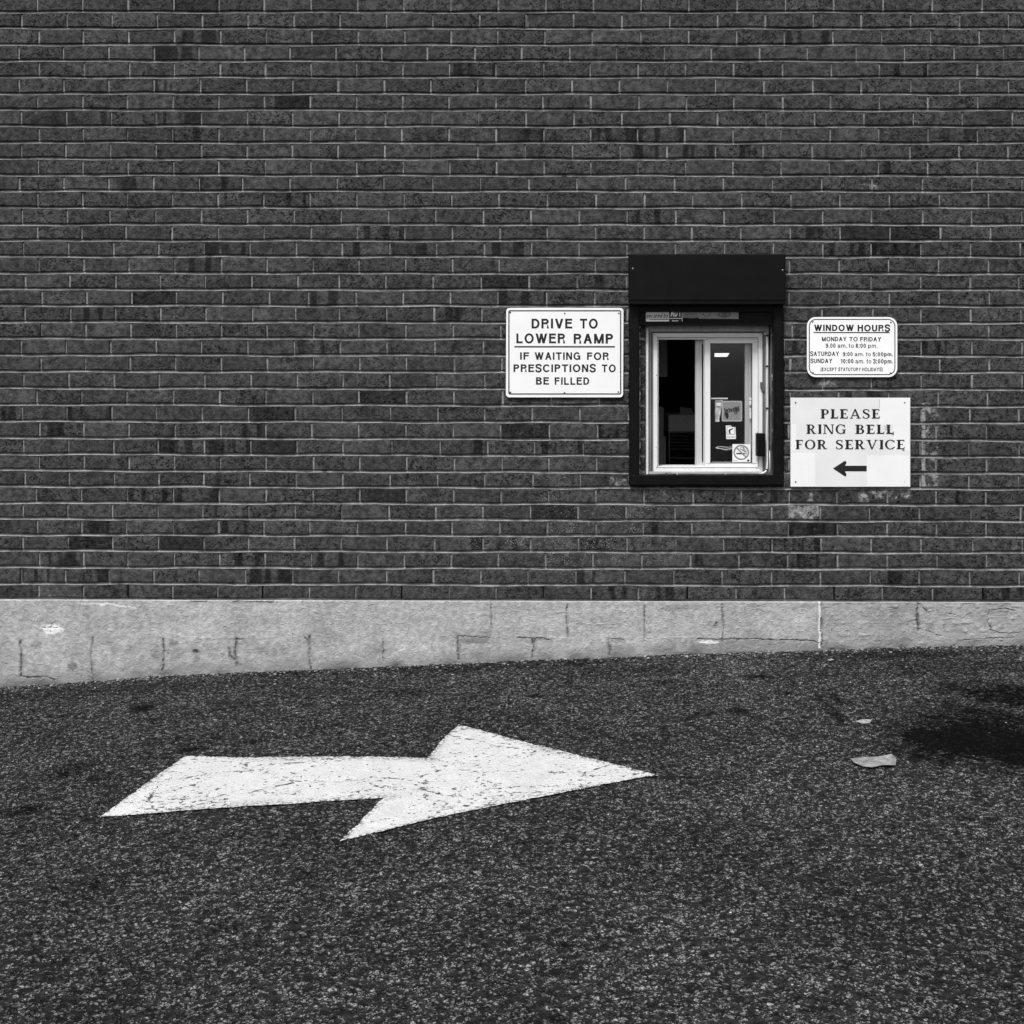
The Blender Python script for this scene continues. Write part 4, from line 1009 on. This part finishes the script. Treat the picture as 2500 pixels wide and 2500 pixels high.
# ---------------------------------------------------------------- stickers
ho2 = .0006
T = empty('sticker', P(1605, 785, ho2)); tag(T, 'worn two-part security sticker at the left end above the window', 'sticker')
m = MB(); m.pbox(1577, 750, 1633.6, 784.8, .0012, .0003); m.build('panel', M_STMID, T)
m = MB(); m.pbox(1634.2, 750, 1666, 785, .0012, .0003); m.build('panel', M_INK, T)
m = MB(); m.pbox(1577.5, 782, 1632, 784.6, .0016, .0012); m.pbox(1634.6, 776.5, 1665.5, 778.2, .0016, .0012); m.pbox(1641, 782.5, 1656, 784.4, .0016, .0012); text(m, 'ADT', 1637, 1663.5, 753, 772.8, .0016, .2, .1)
m.pbox(1665, 762, 1666, 785, .0016, .0012); m.build('lettering', M_STWHITE, T)
m = MB(); text(m, 'secured by', 1578, 1632.5, 765, 776.5, .0016, .16, .1, .2); m.pbox(1586, 779.6, 1632.5, 781.2, .0016, .0012); m.build('lettering', M_INK, T)
T = empty('sticker', P(1735, 779, ho2)); tag(T, 'long torn grey sticker strip above the window, right of the security sticker', 'sticker')
m = MB(); m.prism([(1667, 750), (1803, 750), (1803, 779), (1768, 778.5), (1734, 778), (1732, 779.5), (1730.5, 778), (1708, 778), (1704, 776), (1690, 777), (1667, 775.5)], .0012, .0008); m.build('panel', M_STGREY, T)
m = MB()
for i in range(5): m.pbox(1669, 764.5+i*2.6, 1703+random.uniform(-2, 4), 765.5+i*2.6, .0016, .0012)
m.build('print', M_STDARK, T); m = MB()
for q in arcring(1725, 764, 10, 10.5, 8, 8.5, 0, 360, 24): m.prism(q, .0016, .0004)
m.build('print', M_STDARK, T); m = MB()
m.prism([(1755-5, 767), (1761, 762), (1781, 762), (1786, 767), (1780, 774), (1768, 777), (1756, 773)], .0016, .0004)
m.pbox(1795, 765, 1800, 766, .0016, .0012); m.pbox(1794, 769, 1800, 770, .0016, .0012)
m.build('print', M_STDARK, T)
m = MB()
for q in arcring(1725, 764, 7, 7.5, 5, 5.4, 0, 360, 20): m.prism(q, .0018, .0004)
m.prism([(1721, 765), (1727, 761.5), (1729, 764), (1724, 769)], .0018, .0004)
for x in (1760, 1777):
    for q in arcring(x, 767.5, 2.3, 2.3, .2, .2, 0, 360, 12): m.prism(q, .002, .0004)
m.build('print', M_STGREY, T)

go = -.1045
f8 = lambda x: 1700+x/8.4; g8 = lambda y: 950+y/8.4
T = empty('sticker', P(1787, 1029, go)); tag(T, 'faded square sticker with round corners and slanted lettering on the right pane', 'sticker')
m = MB(); m.prism(rrect(1762, 978.3, 1812, 1029.2, 3), go+.0008, .0008); m.build('panel', M_STGREY, T)
m = MB(); text(m, 'Interac', f8(578), f8(888), g8(368), g8(470), go+.0015, .22, .10, 0, -8)
m.prism([(f8(590), g8(480)), (f8(640), g8(485)), (f8(662), g8(520)), (f8(660), g8(590)), (f8(630), g8(612)), (f8(605), g8(590)), (f8(600), g8(540))], go+.0014, .0004)
m.pbox(f8(578), g8(480), f8(592), g8(560), go+.0012, go+.0008); m.build('lettering', M_INK, T)
m = MB(); m.prism([(f8(770), g8(360)), (f8(870), g8(345)), (f8(890), g8(400)), (f8(840), g8(520)), (f8(790), g8(525)), (f8(765), g8(470))], go+.0010, .0002)
m.build('print', M_STDARK, T)
m = MB(); rect_band(m, 1763.6, 980, 1810.4, 1027.6, 2.2, .8, go+.0010); m.build('border_line', M_STMID, T)
T = empty('sticker', P(1784, 1072, go)); tag(T, 'small white card sticker with a dark pictogram under the faded square sticker', 'sticker')
m = MB(); m.prism([(1772, 1038.8), (1784.8, 1038.8), (1787, 1041.5), (1795.6, 1042), (1796.8, 1071.5), (1773.2, 1072)], go+.0008, .0008); m.build('panel', M_STWHITE, T)
m = MB(); rect_band(m, f8(625), g8(768), f8(795), g8(930), 2, 1.1, go+.0010); m.prism([(f8(660), g8(845)), (f8(665), g8(830)), (f8(765), g8(795)), (f8(745), g8(825)), (f8(695), g8(850)), (f8(700), g8(915)), (f8(668), g8(915))], go+.0014, .0004)
m.pbox(f8(630), g8(976), f8(798), g8(988), go+.0012, go+.0008)
m.build('print', M_INK, T)
T = empty('sticker', P(1810, 1128, go)); tag(T, 'square no-smoking sticker in the bottom right corner of the right window pane', 'sticker')
m = MB(); m.pbox(1788.2, 1084.3, 1832.2, 1128.2, go+.0010, go); m.build('panel', M_STWHITE, T)
m = MB(); cx, cy = f8(922), g8(1298)
for q in arcring(cx, cy, 19, 18.5, 15.6, 15.2, 0, 360, 36): m.prism(q, go+.0016, .0004)
dx = 12; m.prism([(cx-dx-1, cy-dx+1.2), (cx-dx+1.4, cy-dx-1.2), (cx+dx+1, cy+dx-1.2), (cx+dx-1.4, cy+dx+1.2)], go+.0018, .0004)
m.build('prohibition_ring', M_STGREY, T)
m = MB(); m.pbox(f8(822), g8(1308), f8(978), g8(1336), go+.0014, go+.0010); m.pbox(f8(984), g8(1308), f8(1000), g8(1336), go+.0014, go+.0010); m.pbox(f8(1010), g8(1308), f8(1032), g8(1336), go+.0014, go+.0010)
m.build('print', M_INK, T); m = MB()
for pl in (stroke([(930, -1185), (905, -1215), (930, -1245), (965, -1250), (1000, -1275), (1025, -1300)], [11]*6), stroke([(935, -1185), (965, -1200), (965, -1230), (945, -1245), (960, -1270), (1000, -1285)], [10]*6), stroke([(960, -1188), (985, -1215), (980, -1235), (1015, -1255), (1030, -1290)], [9]*5)):
    for q in pl: m.prism([(f8(a_), g8(-b_)) for a_, b_ in q], go+.0014, .0004)
m.build('print', M_INK, T); m = MB()
for q in arcring(f8(1066), g8(1465), 3, 2.6, .1, .1, 0, 360, 12): m.prism(q, go+.0014, .0004)
m.pbox(f8(760), g8(1460), f8(780), g8(1472), go+.0014, go+.0010); m.pbox(f8(790), g8(1464), f8(838), g8(1470), go+.0014, go+.0010)
m.build('print', M_INK, T)

# ---------------------------------------------------------------- things inside
def inside(px, py, depth): return P(px, py, -depth)
m = MB(); a = inside(1632, 1013, .9); c = inside(1712, 1052, .9); m.box(a.x, c.x, .9, 1.25, c.z, a.z, .004)
BX = m.build('cardboard_box', M_CARD); tag(BX, 'wide low box with a loose flap behind the open left side of the window', 'box')
m = MB(); q = inside(1662, 1012, .88); m.add([(q.x, .9, q.z), (q.x+.075, .9, q.z-.002), (q.x+.08, 1.0, q.z+.03), (q.x+.01, 1.0, q.z+.04)], [(0, 1, 2, 3)]); m.build('box_flap', M_CARD, BX)
m = MB(); a = inside(1598, 994, 1.0); c = inside(1621, 1066, 1.0); m.box(a.x, c.x, 1.0, 1.3, c.z, a.z, .004)
tag(m.build('cardboard_box', M_CARD), 'tall narrow carton at the left edge inside the open window', 'box')
m = MB(); a = inside(1590, 1066, .95); c = inside(1626, 1150, .95); m.box(a.x, c.x, .95, 1.35, c.z, a.z, .004)
tag(m.build('cardboard_box', M_CARD), 'dark carton under the tall narrow one inside the window', 'box')
m = MB()
for i, y in enumerate((1056, 1064, 1072, 1080, 1088, 1096, 1118)):
    m.tube([inside(1634, y, .85), inside(1712, y+1, .85)], .0022 if i < 6 else .004, 6)
m.tube([inside(1634, 1052, .85), inside(1634, 1180, .85)], .004, 6); m.tube([inside(1714, 1052, .85), inside(1714, 1180, .85)], .004, 6)
m.tube([inside(1634, 1052, 1.15), inside(1634, 1180, 1.15)], .004, 6); m.tube([inside(1714, 1052, 1.15), inside(1714, 1180, 1.15)], .004, 6)
a = inside(1634, 1052, .85); c = inside(1714, 1054, .85); m.box(a.x, c.x, .85, 1.25, c.z, a.z)
tag(m.build('wire_rack', M_RACK), 'dark wire rack standing inside the open left side of the window, under the wide box', 'rack')
m = MB(); a = inside(1590, 820, .8); c = inside(1629, 920, .8); m.box(a.x, c.x, .8, .82, c.z, a.z, .001)
tag(m.build('notice_paper', M_CARD), 'grey sheet hanging in the upper left of the open window', 'paper')
# glowing panel, white strip and pale pieces added in place of reflections
def inq(pts, d, th):
    m = MB(); m.prism(pts, -d, th); return m
T = inq([(1746, 862.3), (1781, 862), (1775.5, 871), (1745.5, 871)], 1.6, .02).build('reflection_panel', M_GLOW); tag(T, 'small slanted glowing panel imitating a reflection at the top of the right pane', 'glow')
m = inq([(1734.5, 971.2), (1776.8, 971), (1776.8, 974.5), (1734.5, 974.4)], .1125, .010); tag(m.build('reflection_strip', M_REFL_STRIP), 'thin white strip behind the right pane, standing in for a reflection', 'strip')
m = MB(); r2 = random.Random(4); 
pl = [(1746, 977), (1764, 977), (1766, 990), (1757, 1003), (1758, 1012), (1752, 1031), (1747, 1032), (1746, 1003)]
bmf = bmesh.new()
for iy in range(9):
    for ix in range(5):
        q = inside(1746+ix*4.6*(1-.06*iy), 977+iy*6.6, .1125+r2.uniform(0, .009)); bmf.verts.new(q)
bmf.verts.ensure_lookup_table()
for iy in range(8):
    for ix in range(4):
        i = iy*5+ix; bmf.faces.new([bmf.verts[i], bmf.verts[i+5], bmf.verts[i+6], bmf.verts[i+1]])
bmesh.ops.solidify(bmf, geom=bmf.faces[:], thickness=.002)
m.bm(bmf); tag(m.build('crumpled_glint', M_GLINT), 'crumpled pale sheet standing in for a reflection, under the white strip behind the right pane', 'glint')
for k, (y, dip, mt) in enumerate(((1091, 6, M_CABLE), (1090, 9, M_CABLE), (1088, 4, M_STMID))):
    m = MB(); m.tube([inside(1747+k*2+i*5, y+dip*math.sin(math.pi*i/10)+(2 if i < 2 else 0), .1125+.003*k) for i in range(11)], .0016, 6)
    tag(m.build('wire', mt, None, True), ('white wire sagging lowest behind the bottom of the right pane' if k == 1 else 'white wire sagging just above the lowest one behind the right pane' if k == 0 else 'grey wire sagging highest behind the bottom of the right pane'), 'wire')
for (x0, y0, x1, y1, lb) in ((1829, 971, 1835, 976, 'small pale piece added for a reflection, level with the white strip, at the right edge of the pane'), (1829.5, 978, 1834, 989, 'pale piece added for a reflection, just below white strip level at the right edge of the pane'), (1830, 996, 1834, 1022, 'tall thin pale piece added for a reflection at the right edge of the pane')):
    tag(inq(rrect(x0, y0, x1, y1, 1.5, 3), .1125, .008).build('glint', M_GLINT), lb, 'glint')

# ---------------------------------------------------------------- litter
def litter(pts, name, label, h, mat):
    bm = bmesh.new(); cxy = to_ground(sum(p[0] for p in pts)/len(pts), sum(p[1] for p in pts)/len(pts))
    ringv = [to_ground(*p) for p in pts]; N = 5; n = len(ringv); lay = []
    r = random.Random(len(pts))
    for k in range(N+1):
        row = []
        for i, p in enumerate(ringv):
            q = p.lerp(cxy, k/N*.98); e = mnoise.noise(Vector((q.x*55, q.y*55, 2)))
            row.append(bm.verts.new((q.x, q.y, float(gz(q.x, q.y))+.005+(h*(.5+e)*(1 if k else .4)))))
        lay.append(row)
    for k in range(N):
        for i in range(n): bm.faces.new([lay[k][i], lay[k][(i+1) % n], lay[k+1][(i+1) % n], lay[k+1][i]])
    bm.faces.new(lay[N]); bmesh.ops.recalc_face_normals(bm, faces=bm.faces[:])
    bmesh.ops.solidify(bm, geom=bm.faces[:], thickness=.0008)
    m_ = MB(); m_.bm(bm); return tag(m_.build(name, mat), label, 'litter')
C = lambda X, Y: (1250+X/1.5456, 1400+Y/1.5456)
litter([C(1278, 708), C(1320, 702), C(1385, 700), C(1448, 700), C(1450, 715), C(1448, 730), C(1400, 732), C(1360, 740), C(1325, 735), C(1290, 724)], 'wrapper', 'flat grey crumpled wrapper lying on the asphalt, the larger piece of litter', .014, M_LITTER)
litter([C(1295, 566), C(1320, 560), C(1358, 560), C(1350, 570), C(1322, 572)], 'paper_scrap', 'small pale scrap on the asphalt behind the larger wrapper', .010, M_SCRAP)
litter([C(1190, 330), C(1205, 326), C(1216, 330), C(1200, 334)], 'paper_scrap', 'tiny pale scrap on the asphalt close to the concrete joint at the wall', .004, M_SCRAP)
for kind, grp in (('wall_sign', 'signs screwed to the brick wall'), ('sticker', 'stickers on the window and its head plate'), ('glint', 'small pale pieces standing in for reflections behind the right pane'), ('wire', 'wires behind the right pane'),
                  ('screw', 'loose fixings left in the wall'), ('cardboard_box', 'boxes inside the open window'), ('paper_scrap', 'paper scraps on the asphalt')):
    for o in bpy.data.objects:
        if o.parent is None and o.name.split('.')[0] == kind: o['group'] = grp
print('objects', len(bpy.data.objects))
